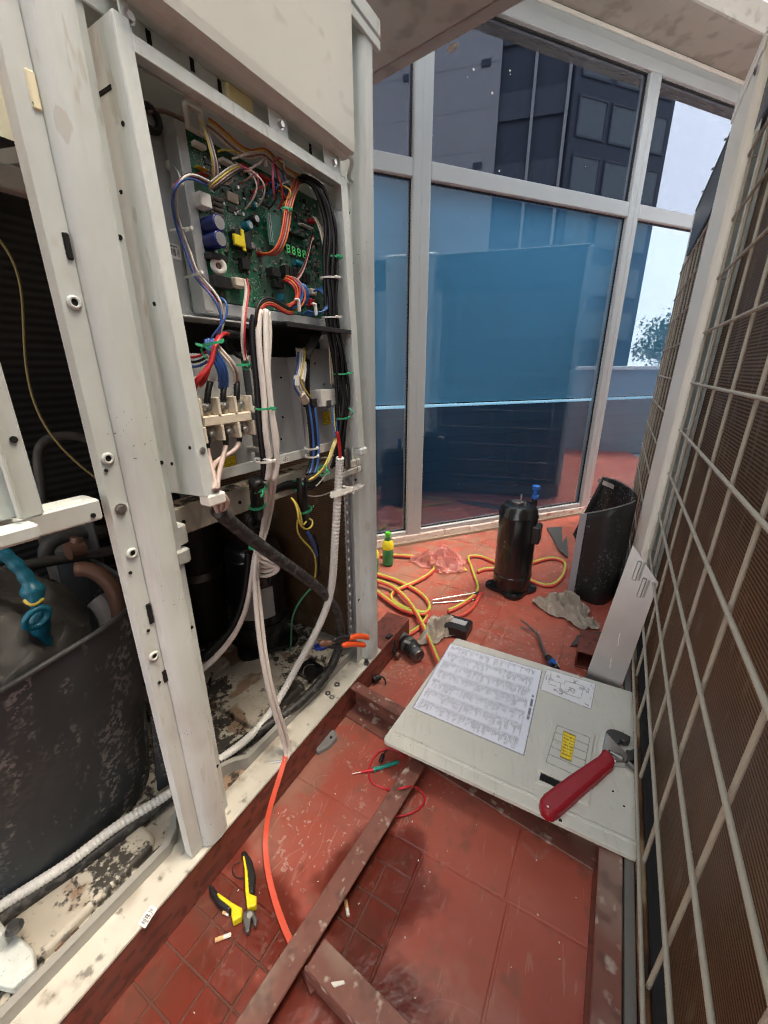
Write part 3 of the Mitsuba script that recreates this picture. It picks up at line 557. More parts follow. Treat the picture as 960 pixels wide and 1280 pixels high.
# coils and inner sheets
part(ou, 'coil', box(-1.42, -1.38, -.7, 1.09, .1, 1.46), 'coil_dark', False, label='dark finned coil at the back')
part(ou, 'coil', box(-1.38, -.752, 1.075, 1.10, .125, 1.45), 'coil_brown', False, label='brown finned coil at the far end')
part(ou, 'side_plate', J(box(-.735, -.672, 1.085, 1.09, .112, 1.45), box(-.740, -.735, 1.06, 1.09, .112, 1.45)), 'galvanised')
part(ou, 'end_panel', box(-1.42, -.70, 1.104, 1.108, .108, 1.83), 'ivory')
for k in range(21):
    z = .150 + k * .0345
    part(ou, 'coil_bend', tube([(-.752, 1.078, z), (-.738, 1.070, z - .001), (-.732, 1.066, z + .009), (-.738, 1.070, z + .019), (-.752, 1.078, z + .018)], .0062, 8, .004), 'silver')
part(ou, 'back_sheet', box(-1.41, -1.40, -.7, 1.09, 1.46, 1.63), 'black_matt'); part(ou, 'divider', box(-1.38, -1.05, .46, .464, .1, .78), 'grime')
for k in range(12): part(ou, 'coil_fin', rbox(-1.36, -1.34, .47, .80, .25 + .035 * k, .262 + .035 * k, .002), 'coil_dark')
part(ou, 'brace', J(rbox(-1.30, -1.26, .30, .62, 1.48, 1.53, .004), tube([(-1.3, .2, 1.35), (-1.3, .75, 1.62)], .03, 4)), 'galvanised')
part(ou, 'hook_bracket', J(rbox(-.663, -.655, .985, 1.035, .826, .846, .002), rbox(-.658, -.650, .90, 1.03, .808, .824, .002)), 'nylon_white')
# ------------------------------------------------------------------ control box, tilted forward at its foot
B0, BV = A(-.600, 0, .897), unit(A(-.034, 0, .62)); BN = A(BV[2], 0, -BV[0]); BU = A(0, 1, 0)
def bp(u, v, d): return B0 + BU * u + BV * v - BN * d
def bb(u0, u1, v0, v1, d0, d1, r=.0015):
    m = rbox(u0, u1, v0, v1, -d1, -d0, r) if r else box(u0, u1, v0, v1, -d1, -d0)
    return frame(m, B0, BU, BV, BN)
def pc(a, b, d, h, r=.0008):                                           # a block between two (u, v) corners, standing h proud of depth d
    return bb(min(a[0], b[0]), max(a[0], b[0]), min(a[1], b[1]), max(a[1], b[1]), d - h, d, r)
cx = thing('control_box', 'open grey metal control box full of wiring inside the cabinet', 'control box')
part(cx, 'side_wall', J(bb(.440, .443, -.005, .632, .001, .125, .001), bb(.440, .462, -.005, .632, -.002, .001, .001), bb(.460, .462, .0, .6, .001, .012, .0005)), 'ivory', label='near side wall with its front flange')
part(cx, 'side_wall', J(bb(.962, .965, .0, .625, .001, .125, .001), bb(.938, .965, .0, .618, -.0015, .001, .001), bb(.9375, .939, .0, .55, .001, .045, .0005)), 'ivory')
part(cx, 'top_wall', J(bb(.4435, .9615, .615, .620, .001, .040, .001), bb(.462, .938, .599, .6195, -.002, .0005, .001), bb(.4435, .9615, .610, .615, .0385, .040, .0004)), 'ivory')
part(cx, 'foot_lip', bb(.938, .972, -.022, -.001, -.008, .02, .004), 'ivory')
part(cx, 'back_plate', bb(.444, .961, .295, .70, .105, .108, .0005), 'galvanised')
part(cx, 'back_plate', bb(.465, .640, .0, .235, .078, .081, .0005), 'galvanised')
part(cx, 'back_plate', J(bb(.662, .800, -.005, .235, .096, .099, .0005), bb(.660, .664, .0, .235, .078, .099, .0005), bb(.800, .804, .0, .235, .070, .099, .0005)), 'galvanised')
part(cx, 'back_plate', bb(.806, .936, .005, .255, .070, .073, .0005), 'galvanised')
part(cx, 'bottom_edge', bb(.465, .640, .0, .022, .060, .064), 'ivory'); part(cx, 'bottom_edge', bb(.675, .800, -.004, .018, .070, .074), 'ivory'); part(cx, 'bottom_edge', bb(.815, .90, .0, .022, .055, .059), 'nylon_white')
part(cx, 'shelf', J(bb(.700, .936, .292, .296, .0, .105, .001), bb(.700, .936, .285, .295, -.004, -.0005, .001)), 'black_plastic')
part(cx, 'shelf', bb(.444, .70, .292, .2955, .06, .105, .001), 'galvanised')
part(cx, 'recess_shade', bb(.444, .961, .0, .3, .118, .121, .0005), 'black_matt')  # black sheet standing in for the shade inside the opening
for u, v in ((.49, .24), (.68, .21), (.70, .12), (.71, .19), (.735, .17), (.76, .10), (.77, .19), (.745, .05), (.83, .20), (.87, .22), (.84, .12), (.90, .17)): part(cx, 'hole', frame(cyl((u, v, -.0955 if .66 < u < .8 else -.0695), (u, v, -.0945 if .66 < u < .8 else -.0685), .0028, 10), B0, BU, BV, BN), 'hole_black')
for a, b in (((0.4544,0.6240), (0.4693,0.6117)), ((0.7221,0.6439), (0.7730,0.6280)), ((0.8879,0.6437), (0.9490,0.6281))):
    t_ = part(cx, 'mounting_tab', bb(a[0], b[0], .615, .655, .004, .007), 'ivory')
    part(t_, 'screw', screw(bp((a[0] + b[0]) / 2 + .004, .638, .004), BN, .0055, .006), 'silver')
part(cx, 'slot', frame(rbox(.4388, .4402, .560, .566, -.075, -.03, .001), B0, BU, BV, BN), 'hole_black')
for v, d in ((.52, .02), (.30, .03), (.08, .012), (.05, .07), (.45, .055)): part(cx, 'hole', frame(cyl((.4385, v, -d), (.4405, v, -d), .003, 10), B0, BU, BV, BN), 'hole_black')
part(cx, 'screw', screw(bp(.452, .074, -.002), BN, .004, .003), 'silver')
# circuit board
U0, U1, V0, V1 = .585, .940, .328, .585
D = .070
fr_ = part(cx, 'board_tray', J(bb(U0 - .022, U0 - .002, V0 - .02, V1 + .005, D - .004, D + .03), bb(U0 - .02, U1 + .005, V0 - .022, V0 - .002, D - .002, D + .03)), 'galvanised')
pb = part(cx, 'circuit_board', J(bb(U0, U1, V0, V1, D, D + .002, .0004)), 'black_matt', label='green circuit board crowded with parts')
part(pb, 'board_face', tm([bp(U0, V0, D - .0006), bp(U1, V0, D - .0006), bp(U1, V1, D - .0006), bp(U0, V1, D - .0006)], [[0, 1, 2], [0, 2, 3]]), 'pcb', False, uv=UV4)
def comp(name, a, b, h, mat, r=.001, **k): return part(pb, name, pc(a, b, D - .0006, h, r), mat, **k)
def can(name, c, r, h, mat, top='silver'):
    o = bp(c[0], c[1], D - .0006); k = part(pb, name, lathe([(0, 0), (r, 0), (r, h - .0015), (r - .0015, h), (0, h)], o, 22, BN), mat)
    part(k, 'end_cap', lathe([(0, h + .0003), (r - .0025, h + .0003), (r - .0025, h - .001)], o, 18, BN), top)
comp('connector', (0.5908,0.5704), (0.6147,0.5637), .012, 'nylon_white')
comp('connector', (0.6455,0.5654), (0.6696,0.5593), .014, 'nylon_white'); comp('connector', (0.6752,0.5685), (0.6927,0.5609), .014, 'terminal_cream')
comp('connector', (0.6913,0.5728), (0.7092,0.5638), .013, 'w_red'); comp('connector', (0.7143,0.5693), (0.7338,0.5627), .013, 'nylon_white'); comp('connector', (0.7400,0.5726), (0.7697,0.5661), .013, 'w_red')
comp('connector', (0.5888,0.5333), (0.6116,0.5340), .012, 'label_yellow'); comp('connector', (0.5938,0.5270), (0.6130,0.5252), .012, 'w_red')
comp('relay', (0.5752,0.4916), (0.5982,0.4703), .022, 'nylon_white')
for k in range(5): c = A(*(0.6190,0.4979)) + k * A(-.001, -.0085); part(pb, 'resistor', cyl(bp(c[0], c[1], D - .004), bp(c[0] + .02, c[1], D - .004), .0032, 10), 'resistor')
comp('chip', (0.6554,0.5198), (0.6807,0.5043), .004, 'terminal_cream', .0004)
can('capacitor', (0.5957,0.4471), .0135, .036, 'cap_blue'); can('capacitor', (0.5937,0.4218), .0135, .036, 'cap_blue')
t_ = comp('transformer', (0.6456,0.4522), (0.6839,0.4261), .020, 'black_plastic'); part(t_, 'winding', pc((0.6368,0.4431), (0.6621,0.4252), D - .019, .006), 'yellow_tape'); part(t_, 'core_tape', pc((0.6576,0.4548), (0.6643,0.4195), D - .020, .004), 'yellow_tape')
can('capacitor', (0.6896,0.4700), .008, .018, 'cap_teal'); can('capacitor', (0.7094,0.4858), .008, .018, 'black_plastic'); can('capacitor', (0.6911,0.4363), .008, .016, 'black_plastic'); can('capacitor', (0.7189,0.5127), .006, .012, 'cap_teal')
DB = ((0.7414,0.5109)[0], (0.7414,0.5109)[1], (0.7841,0.4494)[1])
sb = part(pb, 'daughter_board', pc((0.7414,0.5109), (0.7841,0.4494), D - .012, .002, .0003), 'sub_green', label='small raised green board')
part(sb, 'pin_row', J([frame(box(u - .001, u + .001, -.0012, .0012, 0, .0025), bp(DB[0] + .004, v, D - .014), BU, BV, BN) for u in (0, .005) for v in np.linspace(DB[1] - .006, DB[2] + .006, 18)]), 'silver', False, kind='stuff')
comp('heat_sink', (0.8030,0.4889), (0.8673,0.4870), .014, 'black_plastic')
comp('connector', (0.8556,0.5149), (0.8989,0.5177), .012, 'nylon_white'); comp('connector', (0.8903,0.5361), (0.9096,0.5283), .012, 'w_red')
sg = comp('display', (0.8013,0.4625), (0.8740,0.4555), .006, 'black_plastic', label='row of four green digit displays with their glow put in the colour')
a, b = A(*(0.7978,0.4612)), A(*(0.8698,0.4526))
for k in range(4):
    u = a[0] + (b[0] - a[0]) * (k + .5) / 4; v = (a[1] + b[1]) / 2; w_, h_ = .0055, .0075
    part(sg, 'digit', J([bb(u + i - .0011, u + i + .0011, v + j, v + j + .006, D - .0078, D - .0066, .0002) for i in (-.0042, .0042) for j in (.0007, -.0067)] + [bb(u - .0036, u + .0036, v + j - .0011, v + j + .0011, D - .0078, D - .0066, .0002) for j in (-.0068, 0, .0068)]), 'seg_green', False)
c = A(*(0.8333,0.4332)); part(pb, 'film_capacitor', cyl(bp(c[0] - .011, c[1], D - .008), bp(c[0] + .011, c[1], D - .008), .0065, 14), 'cap_teal')
comp('relay', (0.7340,0.4072), (0.7572,0.3904), .020, 'black_plastic')
for k in range(6):
    q = A(*(0.7830,0.4085)) + k * A(.0145, -.0008); comp('relay', q + A(-.005, .011), q + A(.006, -.011), .018, 'black_plastic')
comp('relay', (0.7445,0.3846), (0.7718,0.3719), .014, 'black_plastic')
comp('heat_sink', (0.5787,0.4027), (0.6191,0.3929), .020, 'black_plastic'); comp('heat_sink', (0.5816,0.3683), (0.6211,0.3482), .018, 'black_plastic'); comp('relay', (0.6578,0.4105), (0.6763,0.3906), .016, 'black_plastic')
k_ = part(pb, 'choke', frame(trimesh.creation.torus(.010, .0052, major_sections=20, minor_sections=10), bp(*(0.5990,0.3841), D - .014), unit(BU + BN * .4), BV, unit(BN - BU * .4)), 'nylon_white'); part(k_, 'core', frame(cyl((0, 0, -.004), (0, 0, .004), .005), bp(*(0.5990,0.3841), D - .012), BU, BV, BN), 'copper')
comp('connector', (0.6277,0.3707), (0.6564,0.3560), .022, 'terminal_cream')
comp('connector', (0.8317,0.3606), (0.8469,0.3473), .014, 'w_orange'); comp('connector', (0.8585,0.3640), (0.8773,0.3491), .014, 'w_red'); comp('connector', (0.8653,0.3869), (0.8845,0.3742), .016, 'nylon_white'); comp('connector', (0.7600,0.3624), (0.7727,0.3484), .014, 'cap_teal')
sm = {'silver': [], 'black_plastic': [], 'resistor': []}
for k in range(460):
    u, v = rng.uniform(U0 + .01, U1 - .008), rng.uniform(V0 + .06 * (rng.random() < .7), V1 - .012); a, b = rng.uniform(.0008, .0034), rng.uniform(.0008, .0034)
    sm[('silver', 'black_plastic', 'resistor')[rng.integers(3)]].append(bb(u - a, u + a, v - b, v + b, D - .0006 - rng.uniform(.001, .0045), D, 0))
for k, v in sm.items(): part(pb, 'tiny_component', J(v), k, False, kind='stuff')
for k in range(26):
    u, v = rng.uniform(.62, .925), rng.uniform(.42, .57); a = rng.uniform(.005, .009); comp('chip', (u - a, v - .004), (u + a, v + .004), .0022, 'black_plastic', .0003)
# terminal block
D2 = .060
a, b = A(*(0.4860,0.1509)), A(*(0.6029,0.0834))
tb = part(cx, 'terminal_block', bb(a[0], b[0], b[1] - .004, a[1] + .006, D2 - .012, D2 + .016, .002), 'terminal_cream')
w_ = (b[0] - a[0]) / 3; vm = (a[1] + b[1]) / 2
part(tb, 'centre_bar', bb(a[0] + .002, b[0] - .002, vm - .009, vm + .009, D2 - .032, D2 - .012, .002), 'terminal_cream')
for i in range(4):
    u = a[0] + i * w_; part(tb, 'barrier', J(bb(u - .003, u + .003, vm + .009, a[1] + .006, D2 - .034, D2 - .012, .001), bb(u - .003, u + .003, b[1] - .004, vm - .009, D2 - .034, D2 - .012, .001)), 'terminal_cream')
for i in range(3):
    for v in (vm + .024, vm - .024):
        u = a[0] + (i + .5) * w_; k_ = part(tb, 'clamp', bb(u - .010, u + .010, v - .011, v + .011, D2 - .019, D2 - .012, .001), 'silver'); part(k_, 'screw', J(cyl(bp(u, v, D2 - .019), bp(u, v, D2 - .029), .007, 14), cyl(bp(u, v, D2 - .029), bp(u, v, D2 - .032), .004, 10)), 'silver')
a, b = (0.8364,0.1577), (0.9015,0.1172)
wb = part(cx, 'terminal_block', pc(a, b, .068, .036, .001), 'nylon_white', label='small white connector block')
for k in range(4): u = a[0] + .018 + k * .0055; part(wb, 'clip', bb(u - .0015, u + .0015, b[1] - .004, b[1] + .014, .030, .033, .0004), 'steel_grey')
def sticker(par, a, b, d, mat, label, name='sticker'):
    u0, u1, v0, v1 = min(a[0], b[0]), max(a[0], b[0]), min(a[1], b[1]), max(a[1], b[1])
    return part(par, name, tm([bp(u0, v0, d), bp(u1, v0, d), bp(u1, v1, d), bp(u0, v1, d)], [[0, 1, 2], [0, 2, 3]]), mat, False, label=label, uv=UV4)
sticker(cx, (0.5219,0.0409), (0.5869,0.0067), .0765, 'sticker_yellow', 'yellow warning sticker below the terminals')
sticker(cx, (0.8807,0.1011), (0.9143,0.0665), .0692, 'sticker_yellow', 'yellow warning sticker beside the red wire')
sticker(cx, (0.5361,0.4177), (0.5616,0.3934), .1042, 'barcode', 'white barcode label behind the blue and red wires')
sticker(cx, (0.7140,0.0111), (0.7365,-0.0027), .0695, 'barcode', 'small printed tag on the bottom edge')
part(cx, 'sleeve_knob', cyl(bp(.625, .045, .078), bp(.628, .045, .05), .006, 12), 'silver')
for k in range(4): c = A(*(0.8388,0.0508)) + k * A(.012, .002); part(cx, 'rivet', frame(trimesh.creation.icosphere(1, .004), bp(c[0], c[1], .068), BU, BV, BN), 'silver')
# wires of the control box
def wire(mat, r, pts, name='wire', n=6): return part(cx, name, tube(pts, r, n, .008), mat, True)
def tie(mat, c, r, ax, tail=None):
    c = A(*c); a, b = perp(ax); m = [lathe([(r, -.002), (r + .0016, -.002), (r + .0016, .002), (r, .002), (r, -.002)], c, 16, ax)]
    m.append(frame(rbox(-.003, .003, -.003, .003, -.003, .003, .001), c + unit(BN) * (r + .002), BU, BV, BN))
    if tail is not None: m.append(ribbon([c + BN * (r + .002), c + BN * (r + .004) + (A(*tail) - c) * .5, A(*tail)], .004, .0012, BN))
    return part(cx, 'cable_tie', J(m), mat)
lw = [(-0.673,0.597,1.402), (-0.657,0.562,1.395), (-0.652,0.533,1.386), (-0.656,0.516,1.366), (-0.675,0.524,1.344), (-0.683,0.535,1.317), (-0.676,0.540,1.284), (-0.670,0.545,1.256), (-0.659,0.557,1.235), (-0.647,0.565,1.212), (-0.646,0.568,1.186), (-0.649,0.558,1.159), (-0.658,0.546,1.130)]
for k, mat in enumerate(('w_blue', 'w_red', 'w_white', 'cable_black')):
    wire(mat, .0021, [A(*q) + A(-.004 * (k % 2), (.0035 * (k - 1.5)), .0035 * (k - 1.5)) for q in lw])
wire('w_blue', .002, [(-0.653,0.571,1.221), (-0.637,0.571,1.210), (-0.636,0.567,1.190), (-0.645,0.552,1.167), (-0.654,0.542,1.150)])
for q, tl in (((-0.677,0.535,1.380), (-0.729,0.567,1.430)), ((-0.678,0.543,1.321), (-0.713,0.536,1.323)), ((-0.668,0.544,1.255), (-0.710,0.548,1.254))): tie('tie_white', q, .008, (0, .3, -1), tl)
part(cx, 'tie_mount', pc((0.5618,0.5417), (0.5767,0.5287), .104, .008), 'nylon_white')
wire('w_brown', .0035, [(-0.733,0.543,1.489), (-0.728,0.570,1.500), (-0.723,0.591,1.500), (-0.713,0.604,1.497)], 'grey_cable')
part(cx, 'grommet', frame(trimesh.creation.torus(.016, .006, major_sections=20, minor_sections=8), bp(*(0.5438,0.5907), .10), BU, BV, BN), 'black_plastic')
part(cx, 'cable_clip', J(*[frame(x, bp(*(0.6038,0.6015), .06), BU, BV, BN) for x in (box(-.022, .012, .012, .016, -.004, .004), box(-.022, -.018, -.016, .012, -.004, .004), box(.008, .012, -.016, .012, -.004, .004), box(-.022, .012, -.02, -.016, -.004, .004))]), 'nylon_white')
for k in range(4): wire(('w_yellow', 'w_white', 'w_brown', 'w_white')[k], .0016, [A(*q) + A(0, k * .0035 - .005, -k * .002) for q in ((-0.683,0.604,1.490), (-0.667,0.598,1.474), (-0.661,0.598,1.455), (-0.659,0.601,1.432), (-0.669,0.608,1.418), (-0.683,0.617,1.410))])
for k in range(5): wire(('w_white', 'w_brown', 'w_white', 'w_yellow', 'w_orange')[k], .0016, [A(*q) + A(0, k * .002, (k - 2) * .004) for q in ((-0.693,0.621,1.499), (-0.683,0.642,1.489), (-0.677,0.671,1.478), (-0.677,0.704,1.481), (-0.678,0.739,1.496), (-0.683,0.781,1.492), (-0.682,0.811,1.487), (-0.683,0.852,1.489))])
wire('w_yellow', .0017, [(-0.681,0.630,1.458), (-0.676,0.648,1.466), (-0.677,0.679,1.472), (-0.683,0.723,1.492)]); wire('w_white', .002, [(-0.681,0.662,1.459), (-0.671,0.681,1.469), (-0.672,0.711,1.484), (-0.683,0.739,1.492)]); wire('w_white', .002, [(-0.681,0.699,1.455), (-0.671,0.716,1.467), (-0.677,0.742,1.486)])
wire('w_white', .002, [(-0.689,0.634,1.420), (-0.669,0.634,1.420), (-0.674,0.651,1.429)]); wire('w_white', .002, [(-0.688,0.636,1.415), (-0.674,0.643,1.416), (-0.679,0.658,1.429)])
for a in ((0.7513,0.6051), (0.8035,0.6047), (0.9224,0.5886)): part(cx, 'cable_clip', J(bb(a[0] - .002, a[0] + .002, a[1] - .022, a[1] + .005, .046, .054), bb(a[0] - .014, a[0] - .002, a[1] + .001, a[1] + .005, .046, .054)), 'nylon_white')
wire('w_pink', .0024, [(-0.683,0.800,1.506), (-0.667,0.756,1.481), (-0.660,0.743,1.449), (-0.679,0.765,1.428)]); wire('w_red', .0022, [(-0.672,0.767,1.484), (-0.660,0.764,1.452), (-0.664,0.773,1.434), (-0.684,0.782,1.416)])
wire('w_blue', .002, [(-0.682,0.780,1.488), (-0.666,0.764,1.461), (-0.681,0.789,1.458)]); wire('w_blue', .002, [(-0.682,0.796,1.485), (-0.671,0.792,1.457), (-0.685,0.806,1.438)]); wire('w_white', .0018, [(-0.675,0.771,1.451), (-0.671,0.790,1.461), (-0.682,0.821,1.475)]); wire('w_brown', .002, [(-0.683,0.798,1.496), (-0.677,0.809,1.477), (-0.682,0.843,1.483)])
for k in range(6): wire(('w_orange', 'w_red', 'w_orange', 'w_brown', 'w_red', 'w_orange')[k], .0018, [A(*q) + A(.002 * (k % 2), (k - 2.5) * .0032, 0) for q in ((-0.682,0.844,1.485), (-0.665,0.807,1.450), (-0.653,0.775,1.413), (-0.648,0.758,1.378), (-0.647,0.743,1.347), (-0.654,0.729,1.325), (-0.668,0.723,1.320), (-0.683,0.721,1.323))])
tie('tie_green', (-0.654,0.770,1.405), .009, (0, -.3, -1))
comp('connector', (0.7128,0.4321), (0.7296,0.4269), .01, 'w_red')
bk = [(-0.682,0.846,1.484), (-0.672,0.872,1.487), (-0.657,0.884,1.471), (-0.645,0.896,1.446), (-0.640,0.901,1.405), (-0.638,0.898,1.364), (-0.634,0.889,1.305), (-0.631,0.883,1.246), (-0.628,0.882,1.193), (-0.625,0.891,1.140), (-0.622,0.900,1.083), (-0.621,0.902,1.025), (-0.620,0.893,0.965), (-0.620,0.881,0.894), (-0.628,0.874,0.851)]
for k in range(7): wire('cable_black', (.0048, .0055, .004)[k % 3], [A(*q) + A(.006 * (k % 3) - .006, (k - 3) * .0052 * min(1, .35 + i * .12), (k % 2) * .006) + rng.normal(0, .0022, 3) for i, q in enumerate(bk)])
for k in range(5): wire(('w_white', 'w_yellow', 'w_white', 'cable_white', 'w_brown')[k], .0018, [A(*q) + A(.004, (k - 2) * .003, 0) for q in ((-0.684,0.896,1.430), (-0.668,0.894,1.408), (-0.656,0.893,1.373), (-0.654,0.899,1.334), (-0.645,0.882,1.263), (-0.639,0.876,1.211), (-0.643,0.882,1.140), (-0.649,0.891,1.064))])
for q, m_ in (((-0.643,0.901,1.346), 'tie_green'), ((-0.640,0.887,1.301), 'tie_white'), ((-0.636,0.878,1.216), 'tie_white'), ((-0.623,0.901,1.089), 'tie_green')): tie(m_, q, .019, (0, .05, -1), A(*q) + A(.01, .02, .0))
tie('tie_green', (-0.621,0.895,0.981), .018, (0, .05, -1), (-0.596,0.889,1.007))
for k in range(9): wire(('w_red', 'w_orange', 'w_red', 'w_orange', 'w_blue', 'w_blue', 'w_red', 'w_brown', 'w_orange')[k], .0022, [A(*q) + A(.003 * (k % 3), (k - 4) * .0028, (k % 4) * .003) for q in ((-0.676,0.780,1.280), (-0.651,0.770,1.274), (-0.640,0.775,1.261), (-0.639,0.774,1.243), (-0.643,0.761,1.226), (-0.653,0.752,1.221))])
for k in range(4): wire(('w_red', 'w_orange', 'cable_black', 'cable_black')[k], .0028, [A(*q) + A(0, 0, (k - 1.5) * .004) for q in ((-0.648,0.761,1.220), (-0.638,0.715,1.220), (-0.633,0.679,1.226), (-0.630,0.653,1.219), (-0.627,0.635,1.203), (-0.625,0.627,1.174))])
for k in range(4): wire('w_blue' if k != 2 else 'tape_blue', .002, [A(*q) + A(.002 * k, (k - 1.5) * .003, .002 * k) for q in ((-0.671,0.873,1.274), (-0.645,0.870,1.269), (-0.637,0.874,1.252), (-0.638,0.864,1.230), (-0.648,0.844,1.219), (-0.658,0.810,1.219))])
for k in range(3): wire('w_blue', .002, [A(*q) + A(.002 * k, (k - 1) * .004, 0) for q in ((-0.676,0.816,1.276), (-0.651,0.802,1.275), (-0.645,0.805,1.260), (-0.654,0.801,1.234))])
for a in ((0.7636,0.3320), (0.8209,0.3303)): part(cx, 'cable_clip', J(bb(a[0] - .002, a[0] + .002, a[1] - .012, a[1] + .014, .010, .018), bb(a[0] - .010, a[0] - .002, a[1] + .010, a[1] + .014, .010, .018)), 'nylon_white')
# the two-core lead that hangs from the board
part(cx, 'lead', ribbon([(-0.655,0.640,1.260), (-0.649,0.635,1.238), (-0.642,0.619,1.209), (-0.635,0.603,1.173), (-0.639,0.602,1.145), (-0.642,0.607,1.117)], .009, .003, BN), 'cable_white'); wire('w_red', .0018, [(-0.652,0.640,1.262), (-0.646,0.636,1.238), (-0.639,0.620,1.209), (-0.632,0.604,1.173), (-0.636,0.603,1.145), (-0.642,0.608,1.114)])
wire('w_white', .0018, [(-0.642,0.609,1.117), (-0.642,0.624,1.122), (-0.642,0.624,1.110), (-0.651,0.616,1.105)])
tie('tie_green', (-0.652,0.615,1.108), .008, (0, 1, 0), (-0.652,0.586,1.107))
for k in range(9):
    a, b = A(*(-0.675,0.674,1.451)), A(*(-0.681,0.790,1.453)); s_ = a + (b - a) * rng.uniform(0, 1) + rng.normal(0, .004, 3); e_ = s_ + A(0, rng.uniform(-.03, .05), rng.uniform(-.06, -.01)) + BN * 0; m_ = (s_ + e_) / 2 + BN * rng.uniform(.012, .03)
    wire(('w_white', 'w_red', 'w_blue', 'w_yellow', 'cable_black', 'w_pink', 'w_brown', 'w_white', 'w_orange')[k], .0016, [s_, m_, e_ - BN * .012])
for k in range(4): wire(('w_white', 'w_yellow', 'w_brown', 'cable_black')[k], .0017, [A(*q) + A(.002 * k, .003 * k, -.002 * k) for q in ((-0.678,0.594,1.398), (-0.668,0.600,1.405), (-0.664,0.624,1.425), (-0.675,0.667,1.451))])
for k in range(4): wire(('cable_black', 'w_white', 'w_red', 'cable_black')[k], .0022, [A(*q) + A(0, 0, .004 * k) for q in ((-0.666,0.871,1.378), (-0.675,0.861,1.348), (-0.663,0.826,1.309), (-0.661,0.799,1.282))])
# phase wires down to the terminals
for k in range(3): wire('w_red', .0036, [A(*q) + A(.002 * k, 0, 0) for q in (((-0.665,0.588,1.162), (-0.644,0.548,1.151), (-0.638,0.529,1.129), (-0.637,0.518,1.109), ((-0.641,0.498,1.089), (-0.640,0.507,1.086), (-0.645,0.495,1.081))[k], ((-0.655,0.492,1.073), (-0.655,0.505,1.073), (-0.659,0.494,1.066))[k]))], n=8)
for k in range(4): wire('w_blue', .0032, [A(*q) + A(0, (k - 1.5) * .0055, (k % 2) * .002) for q in ((-0.649,0.535,1.149), (-0.643,0.533,1.129), (-0.637,0.540,1.109), (-0.641,0.548,1.089), (-0.649,0.552,1.067))], n=8)
for k in range(3): wire(('w_white', 'w_brown', 'w_white')[k], .0028, [A(*q) + A(0, (k - 1) * .005, 0) for q in ((-0.658,0.555,1.141), (-0.642,0.560,1.122), (-0.641,0.575,1.102), (-0.655,0.590,1.073))], n=8)
for p0, p1, p2 in (((-0.655,0.530,1.080), (-0.649,0.517,1.062), (-0.648,0.510,1.040)), ((-0.655,0.559,1.071), (-0.649,0.550,1.057), (-0.648,0.547,1.043)), ((-0.655,0.590,1.076), (-0.649,0.583,1.062), (-0.648,0.579,1.044))): wire('cable_black', .0058, [p0, p1, p2], 'sleeve', 8)
for k, (a, b) in enumerate((((-0.655,0.492,1.073), (-0.650,0.500,1.086)), ((-0.654,0.504,1.073), (-0.650,0.515,1.086)), ((-0.654,0.527,1.078), (-0.651,0.535,1.089)), ((-0.654,0.545,1.080), (-0.651,0.555,1.090)), ((-0.653,0.555,1.066), (-0.650,0.556,1.080)))): wire('nylon_white', .0052, [a, b], 'ferrule', 8)
tie('tie_green', (-0.644,0.540,1.145), .016, (.1, .3, -1), (-0.643,0.504,1.138)); tie('tie_green', (-0.653,0.528,1.129), .010, (0, 1, .2), (-0.643,0.500,1.141))
for k in range(3): wire(('w_red', 'cable_black', 'w_blue')[k], .0024, [A(*q) + A(0, 0, -.008 * k) for q in ((-0.703,0.512,1.124), (-0.682,0.525,1.121), (-0.663,0.536,1.130))])
part(cx, 'grommet', frame(trimesh.creation.torus(.022, .009, major_sections=22, minor_sections=8), bp(*(0.6414,0.2541), .085), BU, BV, BN), 'black_plastic'); wire('cable_black', .008, [(-0.664,0.576,1.158), (-0.675,0.610,1.164), (-0.699,0.656,1.158)], n=8)
for p in (((-0.640,0.496,0.985), (-0.639,0.490,0.966), (-0.633,0.487,0.945), (-0.611,0.474,0.920), (-0.595,0.462,0.900)), ((-0.640,0.536,0.985), (-0.639,0.532,0.965), (-0.633,0.517,0.944), (-0.611,0.484,0.918), (-0.595,0.466,0.900)), ((-0.640,0.571,0.987), (-0.639,0.565,0.966), (-0.638,0.540,0.948), (-0.632,0.496,0.936), (-0.609,0.469,0.914), (-0.595,0.459,0.901))):
    wire('cable_black', .0052, p[:2], 'sleeve', 8); wire('w_pinkgrey', .0046, p[1:], n=8)
# harness in the middle and the right
for k in range(3): wire('cable_white', .0062, [A(*q) + A(.004 * (k == 1), 0, 0) for q in (((-0.629,0.644,1.206), (-0.622,0.627,1.160), (-0.617,0.620,1.102), (-0.614,0.617,1.043), (-0.611,0.610,0.981), (-0.612,0.613,0.932), (-0.619,0.609,0.881)), ((-0.629,0.655,1.208), (-0.622,0.642,1.161), (-0.615,0.631,1.102), (-0.612,0.628,1.042), (-0.609,0.627,0.979), (-0.611,0.630,0.920), (-0.619,0.623,0.878)), ((-0.631,0.665,1.206), (-0.624,0.654,1.147), (-0.618,0.636,1.087), (-0.615,0.634,1.026), (-0.613,0.640,0.961), (-0.616,0.631,0.911), (-0.624,0.619,0.878)))[k]], n=8)
for k in range(2): wire('cable_black', .0075, [A(*q) + A(-.006 * k, .008 * k, 0) for q in ((-0.636,0.635,1.196), (-0.634,0.623,1.146), (-0.630,0.620,1.088), (-0.626,0.612,1.012), (-0.623,0.609,0.948), (-0.629,0.612,0.879))], n=8)
tie('tie_green', (-0.615,0.618,1.027), .017, (0, .05, -1), (-0.587,0.609,1.026)); part(cx, 'tie_mount', pc((0.6041,0.1352), (0.6189,0.1231), .07, .045), 'nylon_white'); tie('tie_white', (-0.621,0.613,0.922), .02, (0, .05, -1), (-0.642,0.602,0.926))
